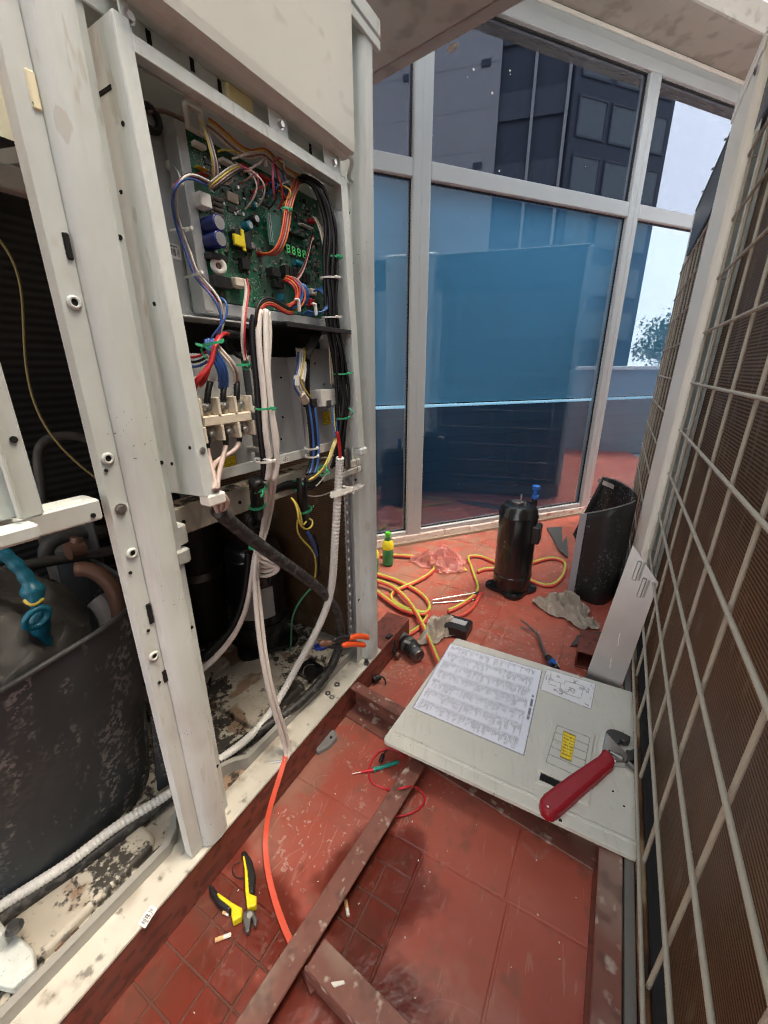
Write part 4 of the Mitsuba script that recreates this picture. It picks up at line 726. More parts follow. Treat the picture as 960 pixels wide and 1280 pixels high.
wire('grime', .010, [(-0.686,0.893,1.182), (-0.659,0.835,1.156), (-0.653,0.803,1.127)], 'taped_cable', 8)
ab = [(-0.658,0.791,1.137), (-0.647,0.775,1.111), (-0.640,0.756,1.085), (-0.639,0.748,1.069), (-0.638,0.758,1.047), (-0.642,0.784,1.028)]
part(cx, 'coupling', tube([(-0.652,0.787,1.116), (-0.646,0.778,1.097), (-0.640,0.763,1.075)], .009, 6), 'nylon_white'); part(cx, 'coupling', tube([(-0.640,0.748,1.086), (-0.639,0.744,1.065)], .007, 6), 'nylon_white'); part(cx, 'coupling', tube([(-0.638,0.758,1.047), (-0.642,0.778,1.028)], .010, 6), 'terminal_cream'); part(cx, 'coupling', tube([(-0.658,0.785,1.135), (-0.663,0.812,1.138)], .009, 6), 'terminal_cream')
for k in range(6): wire(('w_blue', 'w_white', 'w_brown', 'w_white', 'w_blue', 'w_yellow')[k], .002, [A(*q) + A(.003 * (k % 2), (k - 2.5) * .004, .002 * k) for q in ab])
for k in range(4): wire(('cable_black', 'w_blue', 'cable_black', 'w_blue')[k], .0036, [A(*q) + A(.003 * k, (k - 1.5) * .006, 0) for q in ((-0.652,0.801,1.021), (-0.645,0.797,0.984), (-0.642,0.796,0.936), (-0.640,0.788,0.888), (-0.633,0.762,0.860))], n=8)
wire('cable_black', .0055, [(-0.673,0.835,1.130), (-0.660,0.812,1.085), (-0.657,0.805,1.030)], n=8); part(cx, 'tie_mount', pc((0.7965,0.1378), (0.8149,0.1197), .06, .03), 'black_plastic')
for q in ((-0.636,0.781,0.919), (-0.635,0.780,0.900)): tie('tie_white', q, .016, (0, .05, -1))
for k in range(3): wire(('w_yellow', 'w_white', 'w_yellow')[k], .0026, [A(*q) + A(0, .005 * k, 0) for q in ((-0.622,0.869,0.937), (-0.616,0.837,0.912), (-0.611,0.801,0.878), (-0.618,0.780,0.858), (-0.627,0.753,0.846))])
wire('w_yellow', .0024, [(-0.663,0.846,0.948), (-0.646,0.817,0.912), (-0.639,0.789,0.878), (-0.638,0.762,0.863)]); wire('w_white', .0024, [(-0.662,0.835,0.939), (-0.650,0.825,0.900), (-0.644,0.801,0.869)]); tie('tie_green', (-0.613,0.790,0.864), .012, (0, 1, -.6), (-0.598,0.785,0.855))
for k in range(4): wire(('w_blue', 'w_yellow', 'cable_black', 'w_blue')[k], .0022, [A(*q) + A(0, (k - 1.5) * .004, 0) for q in ((-0.641,0.891,1.013), (-0.630,0.873,0.987), (-0.623,0.865,0.958), (-0.617,0.862,0.936))])
for k in range(3): wire('w_red' if k else 'w_pinkgrey', .0018, [A(*q) + A(0, .004 * k, 0) for q in ((-0.657,0.914,1.211), (-0.655,0.899,1.178), (-0.658,0.903,1.141))])
# ------------------------------------------------------------------ the grilled unit on the right (its face leans 1 degree)
def rp(y, z, dx=0.): return A(.2 + .015 * (z - 1.1) - dx, y, z)
SH = np.array([[1, 0, .015, .2 - .0165], [0, 1, 0, 0], [0, 0, 1, 0], [0, 0, 0, 1.]])
def rs(m): m = m.copy(); m.apply_transform(SH); return m
ru = thing('outdoor_unit', 'second air conditioning unit with a wire guard over its brown coil', 'air conditioner')
for y0, y1, nm in ((-.75, 1.70, 'near'), (2.30, 3.38, 'far')):
    gk = part(ru, 'wire_guard', rs(rbox(-.004, .004, y0 + .01, y0 + .018, .165, 1.70, .002)), 'wire_coat'); part(gk, 'edge_wire', rs(rbox(-.004, .004, y1 - .018, y1 - .010, .165, 1.70, .002)), 'wire_coat')
    for k in range(11):
        z = .167 + .148 * k
        if nm == 'near' and y0 < 0: pts = [rp(y0, z, .006), rp(y1 - .02, z, .006), rp(y1 - .006, z, .003), rp(y1, z, -.02)]
        else: pts = [rp(y0, z, -.02), rp(y0 + .004, z, .003), rp(y0 + .02, z, .006), rp(y1, z, .006)]
        p = np.vstack([spline(pts[:2], .05), pts[2:]]) if nm == 'near' else np.vstack([pts[:2], spline(pts[2:], .05)])
        part(gk, 'cross_wire', sweep(p, .0040, 8), 'wire_coat', True)
    for y in (np.arange(1.545, y0, -.204) if nm == 'near' else np.arange(y0 + .14, y1, .165)):
        part(gk, 'upright_wire', sweep(spline([rp(y + rng.normal(0, .003), .16, -.004), rp(y + rng.normal(0, .003), .7, -.004 + rng.normal(0, .001)), rp(y + rng.normal(0, .003), 1.2, -.004), rp(y + rng.normal(0, .003), 1.69, -.004)]), .0040, 8), 'wire_coat', True)
part(ru, 'coil', rs(box(.034, .06, -.75, 1.66, .142, 1.75)), 'coil_brown', False); part(ru, 'coil', rs(box(.034, .06, 2.28, 3.36, .14, 1.75)), 'coil_brown', False)
part(ru, 'edge_flange', rs(J(rbox(.006, .008, 1.715, 1.79, .12, 1.93, .001), rbox(.008, .05, 1.788, 1.79, .12, 1.93, .001))), 'ivory'); part(ru, 'edge_flange', rs(rbox(.014, .016, 1.64, 1.68, .12, 1.93, .001)), 'ivory')
P = LineString([(.05, 1.80), (.012, 1.80)] + arc(.004, 1.82, .020, -90, -180, 6) + [(-.0165, 1.86), (-.0165, 2.18)] + arc(.004, 2.20, .020, 180, 90, 6) + [(.05, 2.225)]).buffer(.0012, cap_style=2, join_style=1)
m = trimesh.creation.extrude_polygon(P, 1.84, engine='earcut'); m.apply_translation((0, 0, .115)); part(ru, 'post', rs(m), 'ivory_lit')
part(ru, 'post_cap', rs(J(rbox(-.020, .06, 1.795, 2.23, 1.955, 2.0, .014), rbox(-.021, -.016, 1.80, 2.22, 1.925, 1.958, .002))), 'ivory_lit'); part(ru, 'cap_screw', screw(A(*(0.190,1.824,1.893)), (-1, 0, 0), .008, .005), 'steel_grey')
part(ru, 'top_panel', rs(J(rbox(.004, .02, 2.24, 3.38, 1.735, 1.975, .004), rbox(.0, .02, 2.24, 3.38, 1.965, 1.98, .003))), 'panel_dark'); part(ru, 'top_panel', rs(rbox(.004, .02, -.75, 1.79, 1.735, 1.975, .004)), 'panel_dark')
for y in (2.5, 2.8, 3.1): part(ru, 'lid_screw', screw(rp(y, 1.982, .0), (0, 0, 1), .006, .005), 'steel_grey')
part(ru, 'casing', rs(J(box(.06, .72, -.75, 3.38, .12, 1.97), box(.034, .06, 1.68, 2.28, .13, 1.97))), 'ivory'); part(ru, 'end_post', rs(rbox(.0, .06, 3.36, 3.40, .12, 1.97, .006)), 'ivory')
part(ru, 'base', rbox(.2, .9, -.75, 3.39, .1, .14, .003), 'black_matt'); part(ru, 'base', J(rbox(.167, .185, -.75, 3.39, .090, .098, .001), rbox(.167, .171, -.75, 3.39, .02, .090, .001)), 'shade_grey')  # base blackened for the dark gap, front strip darkened for shade
def f_rust(p, n, uv):
    a = fbm(p.x * 30, p.y * 14, p.z * 30, 4)
    return mix(mix((.035, .018, .010), (.16, .075, .03), smoothstep(.35, .6, a)), (.36, .27, .16), smoothstep(.58, .7, a))
M('rust', proc(f_rust), .75)
part(ru, 'rusty_edge', rbox(.186, .200, -.75, 3.39, .098, .130, .003), 'rust', label='rusted lower edge of the casing')
# ------------------------------------------------------------------ loose access panel, wrench on it
zp = .112
ap = thing('access_panel', 'loose ivory sheet metal panel with a printed wiring sheet, lying flat on the steel bars', 'panel')
cor = [(-0.410,1.311,0.112), (-0.433,0.765,0.112), (0.197,0.769,0.112), (0.207,1.315,0.112)]
Pn = Polygon([c[:2] for c in cor]); Pn = Pn.buffer(-.012).buffer(.012, quad_segs=4)
part(ap, 'sheet', poly(list(Pn.exterior.coords), .1005, zp, .002), 'ivory_panel')
e = [A(*(-0.430,0.804,0.112)), A(*(0.198,0.803,0.112))]
part(ap, 'crease', sweep(spline(e), 1., 5, Z3, [(-.006, 0), (-.002, .0012), (.0, .0016), (.002, .0012), (.006, 0)]), 'ivory_panel')
def flat(t, name, px, z, mat, label=None): return part(t, name, tm([A(q[0], q[1], z) for q in px], [[0, 1, 2], [0, 2, 3]]), mat, False, label=label, uv=UV4)
flat(ap, 'wiring_sheet', [(-0.417,1.268,0.112), (-0.409,0.910,0.112), (-0.073,0.906,0.112), (-0.085,1.280,0.112)], zp + .0006, 'sheet_print', 'white sheet of dense printed wiring notes')
flat(ap, 'wiring_diagram', [(-0.077,1.182,0.112), (0.074,1.170,0.112), (0.081,1.298,0.112), (-0.074,1.295,0.112)], zp + .0006, 'plan_print', 'small white sheet with a line diagram')
hc = [(-0.021,1.067,0.120), (0.090,1.067,0.120), (0.078,0.869,0.120), (-0.034,0.875,0.120)]
part(ap, 'hatch_frame', poly([(-0.029,1.083,0.114), (0.100,1.082,0.114), (0.091,0.841,0.114), (-0.035,0.842,0.114)], zp, zp + .003, .002), 'ivory_panel')
hh = part(ap, 'hatch_cover', poly(hc, zp + .003, zp + .009, .002), 'ivory_panel', label='raised hatch cover with ruled boxes')
part(hh, 'opening', poly([(-0.025,0.874,0.116), (0.051,0.872,0.116), (0.047,0.851,0.116), (-0.026,0.853,0.116)], zp + .003, zp + .0042), 'hole_black')
def between(a, b, t): return A(*a) * (1 - t) + A(*b) * t
for k in range(6):
    t = .10 + k * .145; p, q = between(hc[0], hc[3], t), between(hc[1], hc[2], t)
    part(hh, 'rule_line', sweep(np.array([between(p, q, .12) * A(1, 1, 0) + A(0, 0, zp + .0092), between(p, q, .9) * A(1, 1, 0) + A(0, 0, zp + .0092)]), 1., 4, Z3, [(-.0007, -.0003), (.0007, -.0003), (.0007, .0003), (-.0007, .0003)]), 'steel_grey')
for t in (.12, .9):
    p, q = between(between(hc[0], hc[1], t), between(hc[3], hc[2], t), .10), between(between(hc[0], hc[1], t), between(hc[3], hc[2], t), .825)
    part(hh, 'rule_line', sweep(np.array([p * A(1, 1, 0) + A(0, 0, zp + .0092), q * A(1, 1, 0) + A(0, 0, zp + .0092)]), 1., 4, Z3, [(-.0007, -.0003), (.0007, -.0003), (.0007, .0003), (-.0007, .0003)]), 'steel_grey')
flat(hh, 'sticker', [(0.012,0.940,0.121), (0.040,0.939,0.121), (0.043,1.034,0.121), (0.009,1.037,0.121)], zp + .0100, 'sticker_yellow', 'yellow warning sticker on the hatch')
for q in ((-0.332,0.809,0.112), (0.034,0.775,0.112), (-0.350,1.072,0.112), (0.139,0.912,0.112), (0.163,0.883,0.112)): part(ap, 'hole', cyl(A(q[0], q[1], zp - .001), A(q[0], q[1], zp + .0006), .0038 if q[1] < .8 else .0025, 10), 'hole_black')
for q in ((-0.313,1.314,0.112), (0.034,1.310,0.112)): part(ap, 'hole', cyl(A(q[0], q[1], zp - .001), A(q[0], q[1], zp + .0006), .005, 10), 'rust')
wr = thing('adjustable_wrench', 'adjustable wrench with a red dipped handle lying on the loose panel', 'wrench')
zw = .131
part(wr, 'grip', poly(Polygon([(-0.013,0.777), (-0.016,0.788), (-0.010,0.807), (0.040,0.892), (0.101,0.988), (0.108,1.008), (0.110,1.020), (0.127,1.013), (0.141,0.994), (0.137,0.973), (0.081,0.869), (0.033,0.781), (0.020,0.762), (0.007,0.757), (-0.007,0.765)]).buffer(-.004).buffer(.004).exterior.coords, .1125, .135, .010), 'grip_red')
qh = A(*(0.004,0.776,0.135)); part(wr, 'hang_hole', lathe([(.0028, .0002), (.0062, .0002), (.0066, -.001)], (qh[0], qh[1], .1355), 14), 'grip_red'); part(wr, 'hang_hole', cyl((qh[0], qh[1], .1345), (qh[0], qh[1], .1353), .003, 12), 'ivory')
part(wr, 'fixed_jaw', poly(Polygon([(0.115,1.081), (0.120,1.094), (0.132,1.102), (0.154,1.103), (0.176,1.097), (0.174,1.078), (0.162,1.068), (0.153,1.072), (0.149,1.055), (0.141,1.054)]).buffer(0).exterior.coords, .116, .131, .003), 'dark_steel')
part(wr, 'body', poly(Polygon([(0.109,1.013), (0.112,1.052), (0.116,1.079), (0.143,1.052), (0.157,1.039), (0.170,1.025), (0.170,1.011), (0.164,0.997), (0.139,0.986), (0.123,1.002)]).buffer(0).exterior.coords, .115, .132, .003), 'chrome')
part(wr, 'jaw', poly(Polygon([(0.166,1.045), (0.174,1.046), (0.197,1.073), (0.198,1.051), (0.190,1.028), (0.179,1.013), (0.170,1.008), (0.160,1.022)]).buffer(0).exterior.coords, .116, .131, .003), 'dark_steel'); q = A(*(0.177,1.001,0.124)); part(wr, 'slide_pin', cyl(q + A(-.006, .004, 0), q + A(.009, -.006, 0), .0075, 14), 'steel_grey')
a, b = A(*(0.127,1.012,0.133)), A(*(0.156,1.007,0.133)); part(wr, 'window', poly([a[:2] + A(-.005, .006), b[:2] + A(-.003, .010), b[:2] + A(.005, -.005), a[:2] + A(.0, -.008)], .1315, .1326), 'black_matt')
part(wr, 'knurl', ribbed([a + A(0, 0, -.001), b + A(0, 0, -.001)], .0068, .004, .22, 12), 'steel_grey')
# ------------------------------------------------------------------ compressors
def compressor(t, c, r, h, mat='black_gloss', base=0.):
    c = A(c[0], c[1], base)
    part(t, 'shell', lathe([(0, .018), (r * .98, .018), (r, .03), (r, .085), (r * 1.035, .088), (r * 1.035, .096), (r, .10), (r, h * .86), (r * 1.03, h * .865), (r * 1.03, h * .885), (r * .98, h * .90), (r * .93, h * .955), (r * .80, h * .985), (r * .45, h), (0, h)], c, 48), mat)
    P = Polygon([(r * 1.22 * (1 + .16 * math.cos(4 * a)) * math.cos(a), r * 1.22 * (1 + .16 * math.cos(4 * a)) * math.sin(a)) for a in np.linspace(0, 2 * math.pi, 60)])
    P = affinity.rotate(P, 20).difference(Point(0, 0).buffer(.01)); m = trimesh.creation.extrude_polygon(P, .012, engine='earcut'); m.apply_translation(c + A(0, 0, .006)); part(t, 'foot_plate', m, mat)
    for k in range(4):
        a = math.radians(20 + 90 * k); q = c + A(r * 1.25 * math.cos(a), r * 1.25 * math.sin(a), 0); part(t, 'foot', cyl(q, q + A(0, 0, .022), .013, 14), 'black_matt')
    return c
cp = thing('compressor', 'new glossy black compressor with a blue capped port standing on the red floor', 'compressor')
cc = A(*(-0.348,2.005,0.000)); r = .093; H = .475
c = compressor(cp, cc, r, H)
part(cp, 'terminal_box', rbox(c[0] + r * .80, c[0] + r * 1.24, c[1] - .05, c[1] + .03, .29, .38, .006), 'black_plastic')
part(cp, 'terminal_cover', lathe([(.030, 0), (.030, .010), (.027, .012), (0, .012)], c + A(-.01, -.01, H), 24), 'steel_grey'); part(cp, 'terminal_pin', cyl(c + A(.006, -.02, H + .01), c + A(.006, -.02, H + .05), .004, 10), 'silver'); part(cp, 'terminal_pin', cyl(c + A(.03, -.03, H - .002), c + A(.03, -.03, H + .018), .004, 10), 'silver')
q = c + A(.060, .045, H - .02); part(cp, 'port', cyl(q, q + A(0, 0, .04), .014, 16), 'black_plastic'); part(cp, 'port_cap', lathe([(0, .04), (.017, .04), (.017, .055), (.013, .058), (.013, .082), (.019, .086), (.019, .103), (.016, .106), (0, .106)], q, 22), 'plug_blue')
part(cp, 'suction_stub', J(tube([c + A(-.03, r * .9, .20), c + A(-.03, r * 1.2, .20), c + A(-.03, r * 1.3, .23)], .012, 12)), 'copper')
for v in (.265, .292): part(cp, 'weld_mark', cyl(c + unit(A(-.42, -1, 0)) * (r - .001) + A(0, 0, v), c + unit(A(-.42, -1, 0)) * (r + .0015) + A(0, 0, v), .004, 10), 'resistor')
c2 = thing('compressor', 'dusty black compressor bolted inside the open cabinet', 'compressor')
c = compressor(c2, (-1.06, .94), .098, .42, 'black_gloss', .112)
a0_ = math.radians(-50)
pts = [c + A(.0985 * math.cos(a), .0985 * math.sin(a), 0) for a in np.linspace(math.radians(-75), math.radians(-10), 8)]
lm = tm([p + A(0, 0, z) for p in pts for z in (.15, .27)], [f for k in range(7) for f in ([2 * k, 2 * k + 2, 2 * k + 3], [2 * k, 2 * k + 3, 2 * k + 1])]); part(c2, 'rating_plate', lm, 'plate_label', label='grey rating plate')
part(c2, 'belt', lathe([(.100, .09), (.108, .092), (.108, .112), (.100, .114)], c, 40), 'black_plastic'); part(c2, 'discharge_pipe', tube([c + A(0, 0, .42), c + A(0, 0, .55), c + A(.06, -.1, .60), c + A(-.02, -.2, .62)], .012, 10), 'grime')
ac = thing('accumulator', 'black upright tank in the shadow at the back of the open cabinet', 'tank')
part(ac, 'tank', lathe([(0, .11), (.06, .115), (.078, .15), (.078, .62), (.06, .67), (0, .68)], (-1.27, .86, 0), 32), 'black_matt'); part(ac, 'outlet_pipe', tube([(-1.27, .86, .67), (-1.27, .86, .78), (-1.2, .9, .80)], .014, 10), 'grime'); part(ac, 'strap', lathe([(.079, .38), (.082, .38), (.082, .41), (.079, .41)], (-1.27, .86, 0), 32), 'steel_grey')
# left bay: wrapped compressor and pipes
jc = A(-.985, .165, 0)
def jacket(u, v):
    a = np.radians(-125 + 250 * u); t = v
    rr = (.74 + .26 * t) / (np.abs(np.cos(a)) ** 3 + np.abs(np.sin(a)) ** 3) ** (1 / 3) + .015 * np.sin(3 * a + 2 * t); wob = .010 * (meshkit.fbm(np.stack([u * 6, v * 4, u * 0], -1), 3, 2) - .5)
    return np.stack([jc[0] - .075 * (1 - t) + (.268 * rr + wob) * np.cos(a), jc[1] + .012 + .05 * (1 - t) + (.255 * rr + wob) * np.sin(a), .112 + .555 * t + .006 * np.sin(4 * a) * t], -1)
jk = thing('compressor_jacket', 'black rubber sound jacket with pale scuff marks wrapped round a compressor', 'sound jacket')
jm = grid(jacket, 64, 24); part(jk, 'wrap', thick(jm, .006, A(0, 0, 0) + A(1, 0, 0)), 'jacket_black', True)
part(jk, 'rim_piping', sweep(jacket(np.linspace(0, 1, 64), np.ones(64)), .0045, 6), 'scrap_dark', True)
lm = grid(lambda u, v: np.stack([jc[0] + .2 * np.cos(2 * np.pi * u) * np.sin(np.pi / 2 * v) , jc[1] + .2 * np.sin(2 * np.pi * u) * np.sin(np.pi / 2 * v), .555 + .17 * np.cos(np.pi / 2 * v) + .09 * (1 - np.abs(2 * meshkit.fbm(np.stack([np.cos(2 * np.pi * u) * 3 * v, np.sin(2 * np.pi * u) * 3 * v, v * 0], -1), 4, 5) - 1)) - .05], -1), 64, 32)
part(jk, 'inner_hood', lm, 'grime', True, label='grey black hood inside the jacket')
part(jk, 'flap', thick(grid(lambda u, v: np.stack([-.83 + .05 * v + .015 * np.sin(3 * u), .36 + .14 * u, .13 + .26 * v * (1 - .4 * u)], -1), 10, 8), .005, A(1, 0, 0)), 'jacket_black', True)
bt = thing('taped_pipe', 'pipe bandaged in blue tape coming out of the black jacket', 'pipe')
pp_ = spline([(-0.860,0.219,0.841), (-0.850,0.239,0.802), (-0.840,0.248,0.771), (-0.830,0.249,0.736), (-0.820,0.242,0.701), (-0.830,0.243,0.653), (-0.830,0.244,0.613), (-0.830,0.242,0.561)], .006); u_ = np.linspace(0, 1, len(pp_))
part(bt, 'bandage', sweep(pp_, .0105 + .007 * np.exp(-((u_ - .60) / .06) ** 2) + .007 * np.exp(-((u_ - .40) / .05) ** 2) - .004 * np.exp(-((u_ - .50) / .03) ** 2) + .0012 * np.sin(u_ * 70), 14), 'tape_blue', True)
part(bt, 'tape_fold', frame(trimesh.creation.torus(.017, .0055, major_sections=24, minor_sections=8), (-0.800,0.234,0.706), A(0, 1, 0), unit(A(.2, .2, 1)), unit(np.cross(A(0, 1, 0), A(.2, .2, 1)))), 'tape_blue', True); part(bt, 'cord', tube([(-0.805,0.227,0.742), (-0.795,0.232,0.733), (-0.795,0.239,0.732), (-0.805,0.251,0.731)], .0028, 6), 'w_yellow', True)
cu = thing('copper_pipe', 'dull copper bend with silver foil wrap rising behind the black jacket', 'pipe')
part(cu, 'pipe', tube([(-0.900,0.345,0.721), (-0.880,0.367,0.712), (-0.860,0.381,0.681), (-0.850,0.382,0.636), (-0.850,0.376,0.581)], .0155, 12), 'copper', True); part(cu, 'foil_wrap', tube([(-0.920,0.373,0.630), (-0.900,0.377,0.605), (-0.880,0.371,0.564)], .022, 8), 'foil'); part(cu, 'foil_wrap', tube([(-0.850,0.367,0.581), (-0.840,0.386,0.586)], .022, 8), 'foil')
for nm, lb, ms in (('pipe', 'dark lagged pipe crossing above the black jacket', [[(-1.050,0.261,0.708), (-1.050,0.356,0.699), (-1.050,0.469,0.676), (-1.050,0.528,0.675)], .012]), ('pipe', 'sooty pipe bend in the shade under the cross rail', [[(-1.100,0.374,0.683), (-1.100,0.385,0.719), (-1.100,0.433,0.726), (-1.100,0.503,0.710)], .016]), ('pipe', 'dark bent pipe seen against the coil at far left', [[(-1.250,0.433,0.736), (-1.250,0.462,0.877), (-1.250,0.487,0.929), (-1.250,0.551,0.935), (-1.250,0.604,0.903)], .011])):
    solo(nm, tube(ms[0], ms[1], 10), 'grime', lb, 'pipe', smooth=True)
solo('service_valve', J(cyl((-1.020,0.385,0.717), (-1.020,0.416,0.716), .02, 14), cyl((-1.020,0.400,0.717), (-1.020,0.409,0.743), .012, 12)), 'copper', 'small dark red valve body under the cross rail', 'valve')
solo('earth_wire', tube([(-0.950,0.382,1.310), (-0.950,0.396,1.278), (-0.950,0.396,1.223), (-0.940,0.372,1.117), (-0.920,0.363,1.020), (-0.900,0.383,0.948), (-0.880,0.423,0.883)], .0022, 6), 'wire_old', 'thin dirty yellow wire hanging in front of the dark coil', 'wire', smooth=True)
bk_ = thing('foot_bracket', 'white pressed steel foot bracket bolted down at the lower left corner', 'bracket')
part(bk_, 'plate', poly([(-0.853,0.027,0.130), (-0.810,0.069,0.130), (-0.756,0.074,0.130), (-0.723,0.063,0.130), (-0.728,0.033,0.130), (-0.793,0.008,0.130)], .112, .130, .005), 'ivory'); part(bk_, 'upright', J(rbox(-.86, -.80, -.02, .06, .11, .17, .006)), 'ivory'); part(bk_, 'bolt', screw(A(*(-0.786,0.068,0.170)) , (0, 0, 1), .009, .012), 'steel_grey')
bo = thing('anchor_bolt', 'steel bolt head ringed with rust on the cabinet base', 'bolt'); q = A(*(-0.743,0.113,0.105)); part(bo, 'washer', cyl((q[0], q[1], .1), (q[0], q[1], .103), .020, 20), 'rust'); part(bo, 'head', cyl((q[0], q[1], .103), (q[0], q[1], .112), .009, 6), 'silver')
# ------------------------------------------------------------------ cables and conduits
wc = thing('corrugated_conduit', 'white corrugated conduit running down through the open cabinet', 'conduit')
part(wc, 'conduit', ribbed([(-0.603,0.852,0.886), (-0.615,0.852,0.781), (-0.630,0.846,0.617), (-0.660,0.853,0.464), (-0.700,0.828,0.340), (-0.745,0.784,0.229), (-0.758,0.692,0.150), (-0.749,0.594,0.138), (-0.767,0.503,0.132), (-0.796,0.428,0.132), (-0.794,0.370,0.140), (-0.818,0.265,0.150), (-0.831,0.183,0.150), (-0.855,0.115,0.145), (-0.876,0.054,0.140)], .0112, .0085, .13, 14), 'conduit_white', True)
part(wc, 'core_wire', tube([(-0.598,0.836,0.953), (-0.600,0.847,0.920), (-0.603,0.852,0.877)], .0045, 8), 'w_red', True)
bc = thing('armoured_cable', 'thick dusty black cable swooping down from the control box', 'cable')
part(bc, 'sheath', tube([(-0.625,0.484,0.850), (-0.645,0.545,0.786), (-0.655,0.648,0.679), (-0.665,0.793,0.530), (-0.675,0.893,0.396), (-0.690,0.941,0.257), (-0.705,0.919,0.169), (-0.697,0.795,0.148), (-0.728,0.658,0.134), (-0.762,0.553,0.128), (-0.779,0.466,0.128), (-0.792,0.391,0.130), (-0.813,0.275,0.128), (-0.829,0.200,0.126), (-0.848,0.128,0.126), (-0.863,0.052,0.126)], .0145, 12), 'cable_dusty', True)
for k in range(3): part(bc, 'core', tube([(-0.606,0.467,0.898), (-.612 + .004 * k, .470 + .010 * k, .868), (-0.626,0.486,0.846)], .005, 8), 'w_pinkgrey', True)
part(bc, 'gland', rbox(-.622, -.594, .445, .482, .872, .893, .003), 'nylon_white')
c3 = thing('white_cable', 'bundle of pale cables tied in a loop and hanging to the cabinet edge', 'cable')
st = [(-0.630,0.629,0.875), (-0.680,0.659,0.784), (-0.700,0.650,0.719), (-0.690,0.618,0.675), (-0.680,0.593,0.562), (-0.665,0.580,0.426), (-0.650,0.585,0.266), (-0.640,0.599,0.126), (-0.632,0.585,0.105)]
for k in range(2): part(c3, 'cable', tube([A(*q) + A(0, (.012 * k if i not in (3, 8) else .005 * k), 0) for i, q in enumerate(st)], .0058, 8), 'cable_white', True)
for k in range(2): part(c3, 'cable', tube([A(*q) + A(-.008 * k, .01 * k, 0) for q in ((-0.700,0.630,0.689), (-0.710,0.618,0.628), (-0.730,0.597,0.526), (-0.770,0.569,0.442), (-0.820,0.543,0.379), (-1.092,0.607,0.130))], .0058, 8), 'cable_white', True)
for k in range(4): part(c3, 'cable', tube([(-0.690,0.623,0.704), A(*(-0.680,0.646,0.687)) + A(0, 0, -.012 * k + .004), A(*(-0.680,0.664,0.656)) + A(.004 * k, .002, -.006 * k), A(*(-0.690,0.650,0.655)) + A(0, 0, -.012 * k), (-0.700,0.634,0.679)], .0048, 8, .006), 'cable_white', True)
part(c3, 'cable_tie', J(lathe([(.014, -.003), (.017, -.003), (.017, .003), (.014, .003), (.014, -.003)], (-0.692,0.625,0.705), 16, (0, .2, 1))), 'tie_green'); part(c3, 'cable', tube([(-0.640,0.612,0.846), (-0.700,0.666,0.759), (-0.720,0.672,0.715)], .006, 8), 'cable_white', True)
part(c3, 'copper_end', tube([(-0.630,0.584,0.113), (-0.649,0.570,0.111), (-0.661,0.562,0.110)], .003, 6), 'silver')
rs_ = thing('heat_shrink_strap', 'flat orange red strip trailing from the cabinet edge to the floor', 'strap')
part(rs_, 'strip', ribbon([(-0.636,0.593,0.114), (-0.622,0.562,0.107), (-0.612,0.527,0.087), (-0.603,0.489,0.055), (-0.583,0.451,0.020), (-0.541,0.413,0.010), (-0.493,0.382,0.006), (-0.441,0.355,0.005), (-0.382,0.332,0.005)], .0125, .0028, unit(A(.5, -.1, .75))), 'strap_red')
hn = thing('wiring_loom', 'black taped wiring loom with green ties slung under the control box', 'wiring loom')
part(hn, 'loom', tube([(-0.720,0.582,0.801), (-0.720,0.641,0.807), (-0.710,0.698,0.819), (-0.700,0.764,0.822), (-0.700,0.819,0.804), (-0.700,0.889,0.806)], .012, 8), 'cable_black', True); part(hn, 'loom', tube([(-0.630,0.589,0.884), (-0.660,0.615,0.829), (-0.720,0.666,0.765)], .015, 8), 'cable_black', True); part(hn, 'loom', tube([(-0.660,0.765,0.844), (-0.660,0.763,0.788), (-0.680,0.791,0.733), (-0.700,0.825,0.695)], .013, 8), 'cable_black', True)
part(hn, 'loom', tube([(-0.800,0.611,0.795), (-0.780,0.645,0.788), (-0.760,0.699,0.759), (-0.750,0.689,0.720)], .014, 8), 'cable_black', True); part(hn, 'loom_coil', frame(trimesh.creation.torus(.020, .008, major_sections=20, minor_sections=8), (-0.735,0.673,0.750), A(0, 1, 0), unit(A(.5, 0, 1)), unit(A(1, 0, -.5))), 'cable_black', True)
for q, ax, tl in (((-0.640,0.603,0.862), (0, .2, -1), (-0.600,0.569,0.859)), ((-0.670,0.623,0.812), (0, .2, -1), (-0.620,0.597,0.835)), ((-0.680,0.774,0.818), (0, 1, .2), (-0.630,0.732,0.843)), ((-0.670,0.781,0.755), (0, .2, -1), (-0.630,0.768,0.776))):
    q = A(*q); part(hn, 'cable_tie', J(lathe([(.016, -.003), (.019, -.003), (.019, .003), (.016, .003), (.016, -.003)], q, 16, ax), ribbon([q + A(.018, -.01, 0), (q + A(*tl)) / 2 + A(.01, 0, 0), tl], .005, .0014, (1, 0, 0))), 'tie_green')
for k, pts in enumerate(([(-0.670,0.733,0.801), (-0.650,0.730,0.768), (-0.650,0.736,0.734), (-0.660,0.780,0.704), (-0.660,0.797,0.714), (-0.670,0.794,0.727)], [(-0.670,0.739,0.795), (-0.655,0.746,0.751), (-0.655,0.750,0.728), (-0.660,0.772,0.727)], [(-0.670,0.750,0.736), (-0.690,0.786,0.664), (-0.700,0.841,0.598), (-0.730,0.877,0.501), (-0.760,0.898,0.441)])): part(hn, 'thin_wire', tube(pts, .0026, 6), 'w_yellow', True)
part(hn, 'thin_wire', tube([(-0.690,0.808,0.679), (-0.700,0.843,0.628), (-0.720,0.879,0.570)], .005, 6), 'w_blue', True); part(hn, 'thin_wire', tube([(-0.690,0.837,0.661), (-0.710,0.876,0.602), (-0.740,0.909,0.484)], .004, 6), 'cable_black', True)
